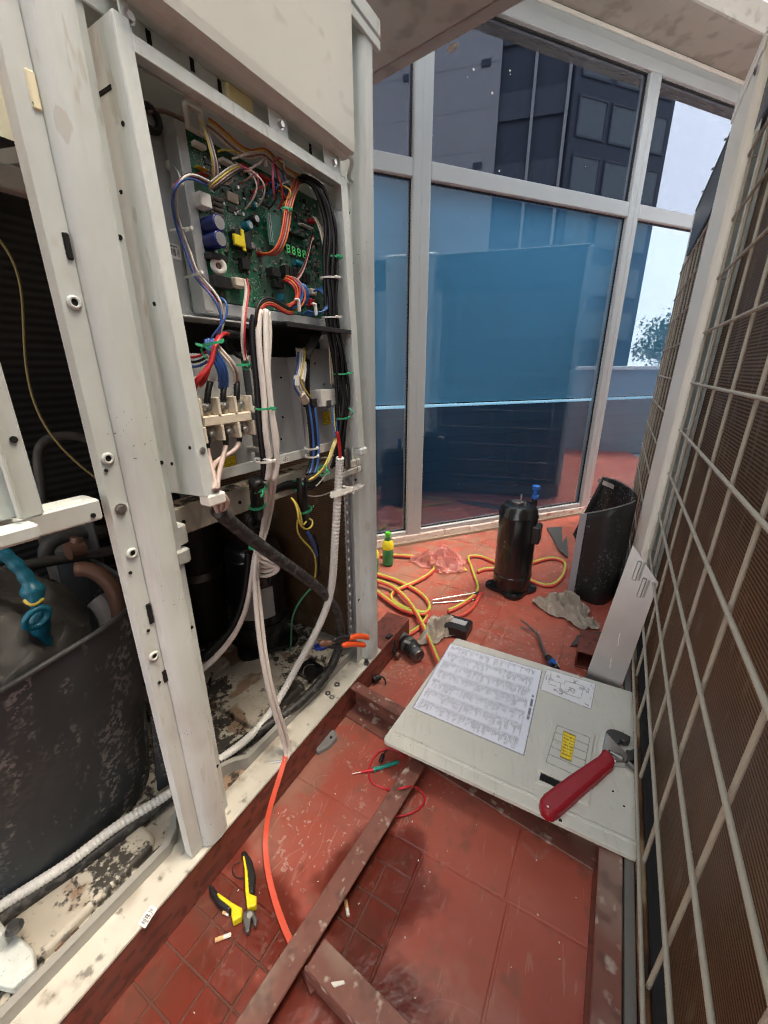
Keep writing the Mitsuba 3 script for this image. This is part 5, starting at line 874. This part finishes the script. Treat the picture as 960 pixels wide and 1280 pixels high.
for pts in ([(-0.660,0.764,0.806), (-0.670,0.847,0.775), (-0.680,0.935,0.769), (-0.690,1.035,0.763)], [(-0.660,0.820,0.810), (-0.650,0.854,0.838), (-0.640,0.857,0.864)], [(-0.650,0.929,0.838), (-0.660,0.990,0.787), (-0.660,0.997,0.756)], [(-0.640,0.980,0.863), (-0.650,1.007,0.809), (-0.660,1.016,0.776)]): part(hn, 'thin_wire', tube(pts, .0017, 6), 'cable_white', True)
gw = thing('earth_wire', 'green and yellow wire curving down to the cabinet base', 'wire')
part(gw, 'wire', tube([(-0.740,0.878,0.462), (-0.760,0.854,0.435), (-0.790,0.837,0.377), (-0.830,0.857,0.277), (-0.870,0.881,0.165)], .0032, 6), 'w_green', True); part(gw, 'eyelet', frame(trimesh.creation.torus(.006, .002, major_sections=16, minor_sections=6), (-0.740,0.878,0.462), A(0, 1, 0), Z3, A(1, 0, 0)), 'silver')
dc = thing('drain_hose', 'dark hose curving down behind the pale cables', 'hose'); part(dc, 'hose', tube([(-0.920,0.803,0.570), (-0.920,0.766,0.449), (-0.930,0.709,0.350), (-0.950,0.635,0.304), (-1.170,0.694,0.130)], .014, 10), 'cable_black', True)
cbk = thing('conduit_clip', 'white perforated clip holding the corrugated conduit to the far post', 'clip')
part(cbk, 'strap', J(tube([(-0.612,0.813,0.792), (-0.600,0.868,0.788), (-0.640,1.025,0.767)], .002, 4), ribbon([(-0.610,0.814,0.794), (-0.602,0.871,0.791), (-0.650,1.027,0.762)], .016, .003, (1, 0, 0.2))), 'nylon_white'); part(cbk, 'jaw', rbox(-.645, -.600, .905, .915, .773, .792, .002), 'nylon_white')
# things lying on the cabinet base
q = A(*(-0.795,0.884,0.115)); ex = unit(A(*(-0.803,0.963,0.110)) - A(*(-0.820,0.859,0.110))); ey = np.cross(Z3, ex)
jb = thing('junction_box', 'small open black plastic box lying on the dirty cabinet base', 'box')
part(jb, 'floor', frame(rbox(-.04, .04, -.035, .035, .0, .004, .001), (q[0], q[1], .1), ex, ey, Z3), 'black_plastic')
for a in ((-.04, -.037, -.035, .035), (.037, .04, -.035, .035), (-.037, .037, -.035, -.032), (-.037, .037, .032, .035)): part(jb, 'side', frame(rbox(*a, .004, .026, .001), (q[0], q[1], .1), ex, ey, Z3), 'black_plastic')
part(jb, 'glint_rod', frame(tube([(-.03, -.01, .02), (.0, .01, .028), (.03, .0, .02)], .002, 6), (q[0], q[1], .1), ex, ey, Z3), 'silver')
def washer(q, r, ri, mat, label, z0=.108, h=.003, grp='loose washers on the cabinet edge'):
    solo('washer', lathe([(ri, 0), (r, 0), (r, h), (ri, h), (ri, 0)], (q[0], q[1], z0), 22), mat, label, 'washer', grp, smooth=False)
washer((-0.826,0.681,0.105), .015, .008, 'black_matt', 'black rubber ring lying on the dirty cabinet base', .101, .006, None)
washer((-0.675,0.837,0.108), .009, .004, 'steel_grey', 'dull washer nearest the lip in the pair on the cabinet edge', grp=None); washer((-0.653,0.829,0.108), .0095, .004, 'silver', 'brighter washer nearest the steel beam on the cabinet edge', .1085, grp=None); washer((-0.672,0.883,0.108), .010, .004, 'steel_grey', 'washer lying apart beyond the pair on the cabinet edge', grp=None)
washer((-0.596,0.912,0.000), .012, .004, 'silver', 'bright washer on the red floor beside the steel channel', .0008, .002, None)
for q, lb in (((-0.639,1.017,0.108), 'dark nut standing on the cabinet edge nearest the far post'), ((-0.712,1.046,0.108), 'dark nut on the cabinet edge behind the lip'), ((-0.713,1.016,0.108), 'dark nut on the cabinet edge left of another nut')): q = A(*q); k_ = thing('nut', lb, 'nut'); part(k_, 'hex', cyl((q[0], q[1], .108), (q[0], q[1], .118), .010, 6), 'steel_grey', False); part(k_, 'stud', cyl((q[0], q[1], .118), (q[0], q[1], .126), .006, 12), 'black_matt')
solo('barcode_label', tm([A(*v[:2], .1087) for v in ((-0.640,0.188,0.108), (-0.648,0.218,0.108), (-0.630,0.221,0.108), (-0.622,0.191,0.108))], [[0, 1, 2], [0, 2, 3]]), 'barcode', 'small white barcode label stuck on the cabinet edge', 'label', smooth=False, uv=UV4)
pk = thing('pliers', 'pliers with bright orange handles lying by the far post', 'pliers')
part(pk, 'handle', tube([(-0.805,1.021,0.137), (-0.778,1.056,0.142), (-0.743,1.083,0.144), (-0.699,1.116,0.142)], [.010], 12), 'grip_orange', True) if 0 else None
def grip(t, pts, r, mat, name='handle'): p = spline(pts, .006); s = np.linspace(0, 1, len(p)); part(t, name, sweep(p, r * np.sqrt(np.clip(1 - (2 * s - 1) ** 8, .05, 1)), 12), mat, True)
grip(pk, [(-0.645,0.922,0.275), (-0.635,0.969,0.258), (-0.628,1.018,0.220)], .0095, 'grip_orange'); grip(pk, [(-0.652,0.891,0.266), (-0.640,0.942,0.243), (-0.630,1.000,0.201)], .0095, 'grip_orange'); grip(pk, [(-0.668,0.864,0.296), (-0.655,0.901,0.288), (-0.645,0.941,0.267)], .0075, 'black_plastic', 'handle_neck'); grip(pk, [(-0.675,0.847,0.287), (-0.665,0.870,0.272), (-0.652,0.904,0.257)], .0075, 'black_plastic', 'handle_neck'); grip(pk, [(-0.690,0.828,0.303), (-0.682,0.849,0.292), (-0.668,0.867,0.285)], .011, 'copper', 'jaws')
bt2 = solo('tape_ball', J(*[frame(trimesh.creation.torus(.012, .007, major_sections=14, minor_sections=7), A(*(-0.828,1.016,0.125)) + A(*o), unit(A(*d)), unit(np.cross(A(.3, .2, 1), A(*d))), unit(np.cross(A(*d), unit(np.cross(A(.3, .2, 1), A(*d)))))) for o, d in (((0, 0, 0), (1, 0, 0)), ((.008, -.012, .006), (0, 1, .3)), ((-.006, -.02, -.004), (.5, .5, 0)))]), 'tape_blue2', 'crumpled blue tape beside the orange pliers', 'tape', smooth=True)
# ------------------------------------------------------------------ things on the red floor
def crumple(c, ax, ay, h, seed, n=46, ang=0., dome=True, fr=9.):
    g_ = np.random.default_rng(seed); k = math.radians(ang)
    def fn(u, v):
        a = 2 * np.pi * u; r = v * (1 + .22 * np.sin(3 * a + seed) + .10 * np.sin(7 * a))
        x, y = ax * r * np.cos(a), ay * r * np.sin(a)
        q = np.stack([x * fr / ax * .30, y * fr / ay * .30, x * 0 + seed], -1)
        rid = (1 - np.abs(2 * meshkit.fbm(q, 2, seed) - 1)) ** 2; rid2 = 1 - np.abs(2 * meshkit.noise(q * 3.1 + 7, seed) - 1)
        z = h * (.30 * (1 - v ** 2) + .75 * rid * (1 - .6 * v) + .22 * rid2 * (1 - .4 * v) - .2) ; z = np.maximum(z, .003 + .01 * rid2 * v)
        return np.stack([c[0] + x * math.cos(k) - y * math.sin(k), c[1] + x * math.sin(k) + y * math.cos(k), z], -1)
    return grid(fn, n, n // 2)
hs = thing('gas_hose', 'twin yellow and red gas hose coiled on the floor by the far post', 'hose')
def twin(t, pts, z=.010, r=.0074, off=(.005, -.0140, 0)):
    p = [A(q[0], q[1], z if len(q) < 3 or q[2] == 0 else q[2]) for q in pts]
    part(t, 'yellow_hose', tube(p, r, 8, .015), 'hose_yellow', True); part(t, 'red_hose', tube([q + A(*off) + A(0, 0, -.001) for q in p], r * 1.0, 8, .015), 'hose_red', True)
twin(hs, [(-1.040,1.704), (-0.941,1.689), (-0.880,1.675), (-0.780,1.614), (-0.690,1.534), (-0.607,1.442), (-0.488,1.293), (-0.424,1.209)], .030)
twin(hs, [(-1.087,1.784), (-0.993,1.782), (-0.913,1.774), (-0.788,1.735), (-0.695,1.678), (-0.643,1.607), (-0.622,1.511), (-0.627,1.425), (-0.654,1.351), (-0.679,1.317)], .012)
twin(hs, [(-0.991,1.623), (-0.893,1.586), (-0.795,1.539), (-0.710,1.523), (-0.644,1.544), (-0.641,1.592)], .020)
hs2 = thing('gas_hose', 'yellow gas hose running from the bottles in an S bend across the coil', 'hose')
twin(hs2, [(-1.140,2.007), (-1.071,2.045), (-0.987,2.078), (-0.909,2.095), (-0.823,2.068), (-0.783,2.007), (-0.781,1.920), (-0.813,1.798), (-0.854,1.689), (-0.857,1.614), (-0.815,1.569), (-0.738,1.546), (-0.650,1.556)], .014)
hs3 = thing('gas_hose', 'yellow and red gas hose looping behind the new compressor', 'hose')
twin(hs3, [(-0.557,1.630), (-0.523,1.705), (-0.495,1.805), (-0.493,1.897), (-0.551,2.025), (-0.627,2.176), (-0.654,2.261), (-0.598,2.292), (-0.500,2.258), (-0.398,2.265), (-0.301,2.355), (-0.206,2.481), (-0.145,2.465), (-0.120,2.360), (-0.129,2.225), (-0.176,2.119), (-0.259,2.123), (-0.356,2.175), (-0.470,2.179), (-0.552,2.089)])
part(hs3, 'red_hose', tube([A(*(-0.536,1.571,0.010)), A(*(-0.479,1.632,0.010)), A(*(-0.460,1.746,0.010)), A(*(-0.468,1.851,0.012))], .0085, 8), 'hose_red', True); grip(hs3, [(-0.469,1.825,0.020), (-0.445,1.856,0.020)], .014, 'w_red', 'regulator_nut'); grip(hs3, [(-0.494,1.825,0.018), (-0.455,1.846,0.018)], .010, 'black_plastic', 'connector')
# bottles
def bottle(t, q, s=1., cap=True):
    o = (q[0], q[1], .001)
    part(t, 'body', lathe([(0, .004), (.022 * s, .0), (.031 * s, .006), (.032 * s, .02), (.029 * s, .045), (.032 * s, .06), (.032 * s, .095 * s), (.030 * s, .12 * s), (.022 * s, .150 * s), (.014 * s, .172 * s), (.0125 * s, .19 * s)], o, 26), 'bottle_pet', True)
    part(t, 'label', lathe([(.0325 * s, .105 * s), (.034 * s, .112 * s), (.033 * s, .135 * s), (.026 * s, .152 * s), (.0215 * s, .158 * s)], o, 26), 'label_yellow', True)
    part(t, 'cap', lathe([(.0155 * s, .178 * s), (.0165 * s, .18 * s), (.0165 * s, .2 * s), (.0145 * s, .204 * s), (0, .204 * s)], o, 22), 'cap_green')
    part(t, 'drink', lathe([(0, .006), (.028 * s, .007), (.028 * s, .075 * s), (0, .075 * s)], o, 22), 'drink_green')
k_ = thing('bottle', 'small green soda bottle with a yellow label and green cap by the window sill', 'bottle'); bottle(k_, (-1.049,1.932,0.000), 1.02)
k_ = thing('bottle', 'green drink bottle half hidden behind the far post', 'bottle'); bottle(k_, (-1.072,1.803,0.000), .92)
solo('plastic_bag', crumple((-0.769,2.085,0.000), .15, .11, .13, 5, 110, 20), 'film_red', 'crumpled clear red plastic bag on the floor below the window', 'bag', smooth=True)
solo('wrapper', crumple((-0.634,2.078,-0.000), .022, .016, .03, 9, 20), 'label_yellow', 'small yellow wrapper beside the red plastic bag', 'wrapper', smooth=True)
solo('yellow_cloth', crumple((-0.713,1.405,0.000), .045, .030, .04, 3, 36), 'cloth_yellow', 'bright yellow cloth scrap beside the coiled hose', 'cloth', smooth=True)
solo('dust_sheet', crumple((-0.532,1.464,0.000), .07, .11, .10, 12, 80, -20), 'cloth_grey', 'dirty grey plastic sheet crumpled behind the black battery', 'plastic sheet', smooth=True)
# drill motor head
dm_ = thing('cordless_drill', 'dusty black cordless tool with a round metal nose on the floor', 'power tool')
q0, q1 = A(*(-0.626,1.293,0.035)), A(*(-0.515,1.225,0.030)); d = unit(q1 - q0)
part(dm_, 'body', lathe([(0, 0), (.026, .004), (.033, .018), (.035, .05), (.033, .075), (.028, .085)], q0, 24, d), 'black_plastic'); part(dm_, 'nose', lathe([(.027, .082), (.027, .108), (.024, .114), (.010, .115), (.008, .108), (0, .108)], q0, 24, d), 'steel_grey'); part(dm_, 'collar', lathe([(.0355, .03), (.037, .034), (.037, .046), (.0355, .05)], q0, 24, d), 'grime'); part(dm_, 'badge', rbox(q0[0] + .02, q0[0] + .05, q0[1] - .05, q0[1] - .035, .060, .067, .002), 'foam_grey')
part(dm_, 'tail', lathe([(.02, -.03), (.027, -.025), (.03, 0), (.026, .006)], q0, 20, d), 'grime')
bt_ = thing('battery_pack', 'black battery pack with a pale label by the corner of the loose panel', 'battery')
q = A(*(-0.470,1.498,0.000)); ex = unit(A(*(-0.418,1.494,0.000)) - A(*(-0.514,1.494,0.000))); ey = np.cross(Z3, ex)
part(bt_, 'case', frame(trimesh.convex.convex_hull(A(*[(x * s, y * s2, z) for x in (-.06, .06) for y in (-.045, .045) for z, s, s2 in ((0, .96, .96), (.01, 1, 1), (.045, 1, .95), (.06, .84, .7))])), (q[0], q[1], 0), ex, ey, Z3), 'black_plastic', 20); part(bt_, 'label', frame(rbox(-.03, .045, -.022, .012, .0595, .0612, .001), (q[0], q[1], 0), ex, ey, Z3), 'foil'); part(bt_, 'latch', frame(rbox(-.062, -.055, -.02, .02, .01, .04, .003), (q[0], q[1], 0), ex, ey, Z3), 'grime')
cl_ = thing('hose_clamp', 'black hose end fitting hooked at the end of the red beam', 'fitting')
part(cl_, 'arm', tube([(-0.650,1.191,0.100), (-0.645,1.222,0.090), (-0.635,1.218,0.050), (-0.622,1.213,0.020)], .009, 10), 'black_matt', True); part(cl_, 'ferrule', cyl((-0.632,1.219,0.020), (-0.605,1.209,0.018), .011, 14), 'copper')
solo('hose_plug', J(cyl((-0.630,1.045,0.020), (-0.618,1.071,0.020), .012, 12), tube([(-0.625,1.071,0.020), (-0.598,1.072,0.020), (-0.585,1.060,0.006)], .003, 6)), 'black_matt', 'black plug lying on the floor just past the steel channel', 'plug')
for k, (a, b, lb) in enumerate((((-0.656,1.677,0.012), (-0.490,1.840,0.016), 'upper of two thin silver rods on the red floor'), ((-0.648,1.658,0.006), (-0.480,1.785,0.006), 'lower of two thin silver rods on the red floor'))): rr = thing('rod', lb, 'rod'); part(rr, 'shaft', cyl(a, b, .0038, 10), 'silver'); part(rr, 'tip', cyl(b, A(*b) + unit(A(*b) - A(*a)) * .03, .0055, 10), 'black_plastic')
# gas torch
gt = thing('brazing_torch', 'slim brazing torch with a forked metal tip lying on the floor behind the panel', 'torch')
part(gt, 'stem', tube([(-0.157,1.638,0.020), (-0.133,1.588,0.020), (-0.105,1.515,0.020), (-0.089,1.482,0.022)], .006, 10), 'steel_grey', True); part(gt, 'tip', tube([(-0.232,1.686,0.028), (-0.189,1.658,0.026), (-0.156,1.631,0.021)], .004, 8), 'steel_grey', True); part(gt, 'tip', tube([(-0.227,1.653,0.012), (-0.186,1.652,0.014), (-0.152,1.628,0.020)], .003, 8), 'steel_grey', True)
grip(gt, [(-0.093,1.488,0.024), (-0.068,1.459,0.024), (-0.043,1.424,0.022)], .014, 'black_plastic', 'handle'); part(gt, 'valve_knob', cyl((-0.072,1.436,0.035), (-0.062,1.429,0.055), .011, 12), 'plug_blue'); part(gt, 'lever', tube([(-0.057,1.453,0.040), (-0.039,1.435,0.030)], .004, 6), 'silver')
# rubber mat folded and stood against the unit
def mat_sheet(u, v):
    B_ = np.array([(-0.050,2.077,0.000), (0.022,2.055,0.000), (0.099,2.089,0.000), (0.146,2.212,0.000), (.145, 2.14, 0), (.08, 2.30, 0), (-0.110,2.380,0.219)])
    T_ = np.array([(-0.050,2.077,0.445), (0.022,2.055,0.479), (0.099,2.089,0.507), (0.146,2.212,0.511), (0.116,2.200,0.558), (0.061,2.330,0.559), (-0.014,2.400,0.555)])
    from scipy.interpolate import CubicSpline
    t = np.linspace(0, 1, 7); b, c = CubicSpline(t, B_)(u), CubicSpline(t, T_)(u); return b * (1 - v[..., None]) + c * v[..., None]
rm = thing('rubber_mat', 'thick black rubber insulation mat folded and stood up beside the window', 'rubber mat')
mm = grid(mat_sheet, 50, 16); part(rm, 'sheet', thick(mm, .012, A(-.3, 1, 0)), 'rubber_sheet', True)
uu = np.zeros(12); e_ = mat_sheet(uu, np.linspace(0, 1, 12)); part(rm, 'felt_edge', sweep(e_ + A(-.012, 0, 0), 1., 4, A(0, 1, 0), [(-.016, -.006), (.016, -.006), (.016, .006), (-.016, .006)]), 'felt_edge', label='grey felt edge strip')
tp = mat_sheet(np.linspace(0, 1, 50), np.ones(50)); part(rm, 'cut_edge', sweep(tp + A(-.001, .006, .001), .0045, 6), 'foam_grey', True)
e_ = mat_sheet(np.linspace(.84, 1., 6), np.full(6, .95)); part(rm, 'tape_strip', ribbon(list(e_ + A(-.012, -.01, 0)), .035, .002, unit(A(-.6, -.8, 0)) ) if 0 else tm(np.vstack([e_ + A(-.014, -.014, .012), e_ + A(-.014, -.014, -.012)]), [f for k in range(5) for f in ([k, k + 1, k + 7], [k, k + 7, k + 6])]), 'foil', label='strip of pale tape')
sd = thing('slate_scrap', 'dark flat offcut on the floor between compressor and rubber mat', 'offcut'); part(sd, 'piece', poly([(-0.316,2.996,0.000), (-0.222,3.066,0.000), (-0.160,2.626,0.000), (-0.189,2.637,0.000)], .002, .010, .002), 'scrap_dark'); part(sd, 'piece', poly([(-0.186,2.611,0.000), (-0.170,2.889,0.000), (-0.120,2.516,0.000)], .010, .018, .002), 'scrap_dark')
solo('crumpled_sheet', crumple((-0.061,1.903,0.000), .14, .10, .12, 21, 90, -35), 'cloth_grey', 'crumpled grey plastic sheet on the floor in front of the rubber mat', 'plastic sheet', smooth=True)
ds = thing('sheet_offcut', 'bent dark grey metal offcut in front of the crumpled sheet', 'offcut'); part(ds, 'blade', thick(grid(lambda u, v: np.stack([np.interp(u, [0, 1], [0, .13]) + A(*(-0.017,1.610,0.000))[0] + .02 * v, A(*(-0.017,1.610,0.000))[1] + .02 + .10 * v + .02 * u, .004 + .035 * np.sin(u * 2.4) + .0 * v], -1), 14, 6), .003, Z3), 'scrap_dark', True)
mp = thing('metal_plate', 'bright galvanised plate with slotted tabs leaning on the wire guard', 'metal plate')
t0, t1, b0, b1 = A(.111, 1.440, .566), A(.197, 1.408, .467), A(.050, 1.346, .105), A(.156, 1.332, .105)
def mpt(u, v): return (t0 * (1 - u) + t1 * u) * v + (b0 * (1 - u) + b1 * u) * (1 - v)
nm_ = unit(np.cross(t1 - t0, b0 - t0)); nm_ = nm_ if nm_[0] < 0 else -nm_
gq = grid(lambda u, v: np.stack([mpt(a, b - .15) for a, b in zip(u.ravel(), (v * 1.15).ravel())]).reshape(u.shape + (3,)), 4, 4)
part(mp, 'sheet', thick(gq, .0025, nm_), 'plate_metal', False)
for u, v in ((.34, .90), (.62, .84)):
    o = mpt(u, v); ev = unit(mpt(u, v + .1) - o); eu = unit(np.cross(ev, nm_)); ev = np.cross(nm_, eu); part(mp, 'tab', frame(rbox(-.006, .006, -.032, .032, .001, .010, .002), o, eu, ev, nm_), 'plate_metal'); part(mp, 'slot', frame(rbox(.010, .016, -.03, .03, -.001, .0008, .0005), o, eu, ev, nm_), 'steel_grey')
for v0 in (.12, .32): part(mp, 'scratch', tube([mpt(.55, v0) + nm_ * .001, mpt(.48, v0 + .10) + nm_ * .001], .0012, 5), 'nylon_white')
# test lead
tl = thing('test_lead', 'green test probe with a red tip and a looping red lead on the floor', 'test lead')
q0, q1, q2 = A(*(-0.398,0.804,0.010)), A(*(-0.450,0.748,0.008)), A(*(-0.500,0.707,0.006)); grip(tl, [q0, (q0 + q1) / 2, q1], .0056, 'probe_green', 'handle'); d = q2 - q1; part(tl, 'tip', cyl(q1, q1 + d * .6, .0055, 12, .003), 'lead_red'); part(tl, 'needle', cyl(q1 + d * .6, q2, .0011, 8), 'silver'); part(tl, 'collar', cyl(q1 + unit(-d) * .004, q1 + unit(d) * .003, .0068, 14), 'probe_green')
part(tl, 'lead', tube([(-0.392,0.823,0.006), (-0.423,0.832,0.010), (-0.460,0.817,0.008), (-0.473,0.779,0.005), (-0.460,0.733,0.005), (-0.429,0.712,0.005), (-0.388,0.716,0.006), (-0.344,0.701,0.055), (-0.324,0.719,0.055), (-0.310,0.756,0.006), (-0.289,0.743,0.005), (-0.293,0.709,0.005), (-0.317,0.677,0.005), (-0.347,0.658,0.006)], .0026, 8, .008), 'lead_red', True)
grip(tl, [(-0.338,0.664,0.007), (-0.352,0.649,0.007)], .007, 'lead_red', 'plug'); part(tl, 'plug_pin', cyl((-0.351,0.652,0.007), (-0.345,0.638,0.006), .003, 8), 'lead_red')
kc = thing('clip', 'tiny black crocodile clip beside the green test probe', 'clip'); grip(kc, [(-0.452,0.808,0.006), (-0.450,0.791,0.006), (-0.446,0.778,0.006)], .006, 'black_plastic', 'body'); part(kc, 'wire', tube([(-0.452,0.808,0.006), (-0.444,0.834,0.006), (-0.414,0.841,0.006)], .0018, 6), 'black_plastic', True)
# side cutters
sc = thing('side_cutters', 'open side cutters with yellow and black handles on the wet tiles', 'side cutters')
def pz(*p): return [(240 + .25 * a, 1020 + .25 * b) for a, b in p]
part(sc, 'handle', poly(Polygon([(-0.616,0.405), (-0.611,0.412), (-0.583,0.406), (-0.555,0.389), (-0.529,0.360), (-0.540,0.356), (-0.574,0.378), (-0.604,0.399)]).buffer(.001).exterior.coords, .002, .018, .006), 'black_plastic'); part(sc, 'handle', poly(Polygon([(-0.635,0.327), (-0.614,0.315), (-0.585,0.310), (-0.552,0.312), (-0.553,0.324), (-0.586,0.321), (-0.618,0.326)]).buffer(.001).exterior.coords, .002, .018, .006), 'black_plastic')
part(sc, 'handle_inlay', poly(Polygon([(-0.610,0.403), (-0.601,0.402), (-0.572,0.384), (-0.537,0.355), (-0.519,0.359), (-0.508,0.346), (-0.521,0.334), (-0.548,0.354), (-0.579,0.381)]).buffer(0).exterior.coords, .003, .020, .003), 'grip_yellow'); part(sc, 'handle_inlay', poly(Polygon([(-0.627,0.328), (-0.598,0.323), (-0.554,0.326), (-0.530,0.329), (-0.520,0.317), (-0.530,0.303), (-0.541,0.309), (-0.550,0.318), (-0.588,0.317)]).buffer(0).exterior.coords, .003, .020, .003), 'grip_yellow')
part(sc, 'jaw', poly(Polygon([(-0.526,0.324), (-0.520,0.337), (-0.508,0.338), (-0.502,0.326), (-0.490,0.310), (-0.496,0.305), (-0.510,0.312)]).buffer(0).exterior.coords, .003, .014, .003), 'steel_grey'); part(sc, 'jaw', poly(Polygon([(-0.518,0.336), (-0.507,0.339), (-0.492,0.334), (-0.482,0.322), (-0.491,0.322), (-0.503,0.329)]).buffer(0).exterior.coords, .004, .015, .003), 'steel_grey'); q = A(*(-0.509,0.329,0.015)); part(sc, 'rivet', cyl((q[0], q[1], .010), (q[0], q[1], .0165), .006, 14), 'silver')
for a, b, lb in (((-0.545,0.269,0.004), (-0.524,0.291,0.004), 'cigarette butt nearest the side cutters on the tiles'), ((-0.351,0.453,0.004), (-0.330,0.433,0.004), 'cigarette butt beyond the long steel bar'), ((-0.568,0.309,0.004), (-0.554,0.312,0.004), 'tiny yellow stub under the handle of the side cutters')): k_ = thing('cigarette_butt', lb, 'cigarette butt'); m_ = A(*a) * .45 + A(*b) * .55; part(k_, 'filter', cyl(a, m_, .0038, 10), 'cork'); part(k_, 'paper', cyl(m_, b, .0037, 10), 'paper_white')
wr2 = solo('wire_scrap', tube([(-0.609,0.393,0.004), (-0.616,0.380,0.006), (-0.606,0.369,0.003), (-0.581,0.372,0.003), (-0.569,0.384,0.003)], .0009, 5), 'black_matt', 'thin black wire offcut curled beside the cutters', 'wire', smooth=True)
sh_ = thing('door_stop', 'worn grey metal foot half under the red beam', 'metal foot'); q = [(-0.652,0.725), (-0.650,0.787), (-0.627,0.799), (-0.607,0.783), (-0.609,0.749), (-0.626,0.714)]; part(sh_, 'pad', poly(Polygon(q).buffer(.003).exterior.coords, .001, .016, .006), 'foam_grey'); q = A(*(-0.619,0.770,0.016)); part(sh_, 'stud', cyl((q[0], q[1], .014), (q[0], q[1], .019), .004, 10), 'black_matt')
solo('leaf_scrap', J(poly([(-0.291,0.319,0.055), (-0.271,0.333,0.055), (-0.266,0.331,0.055), (-0.281,0.317,0.055)], .0505, .0525, .001)), 'paper_white', 'pale flake stuck on the shorter angle bar', 'flake')
solo('glove', crumple(A(*(-0.713,0.018,0.120)), .06, .04, .05, 8, 40), 'paper_white', 'dirty white glove lying in the lower left corner', 'glove', smooth=True)
for k in range(26):
    pass
lit = [cyl((x, y, .0005), (x + rng.uniform(-.003, .003), y + rng.uniform(-.003, .003), .0022), rng.uniform(.0006, .0016), 5) for x, y in np.c_[rng.uniform(-.62, .1, 90), rng.uniform(.1, 2.6, 90)]]
gr = thing('grit', None, None, kind='stuff'); labels[gr] = {'label': 'scattered pale grit and crumbs on the red floor', 'category': 'grit', 'kind': 'stuff'}; scene[gr] = mikit.ply(J(lit), 'paper_white', smooth=False)
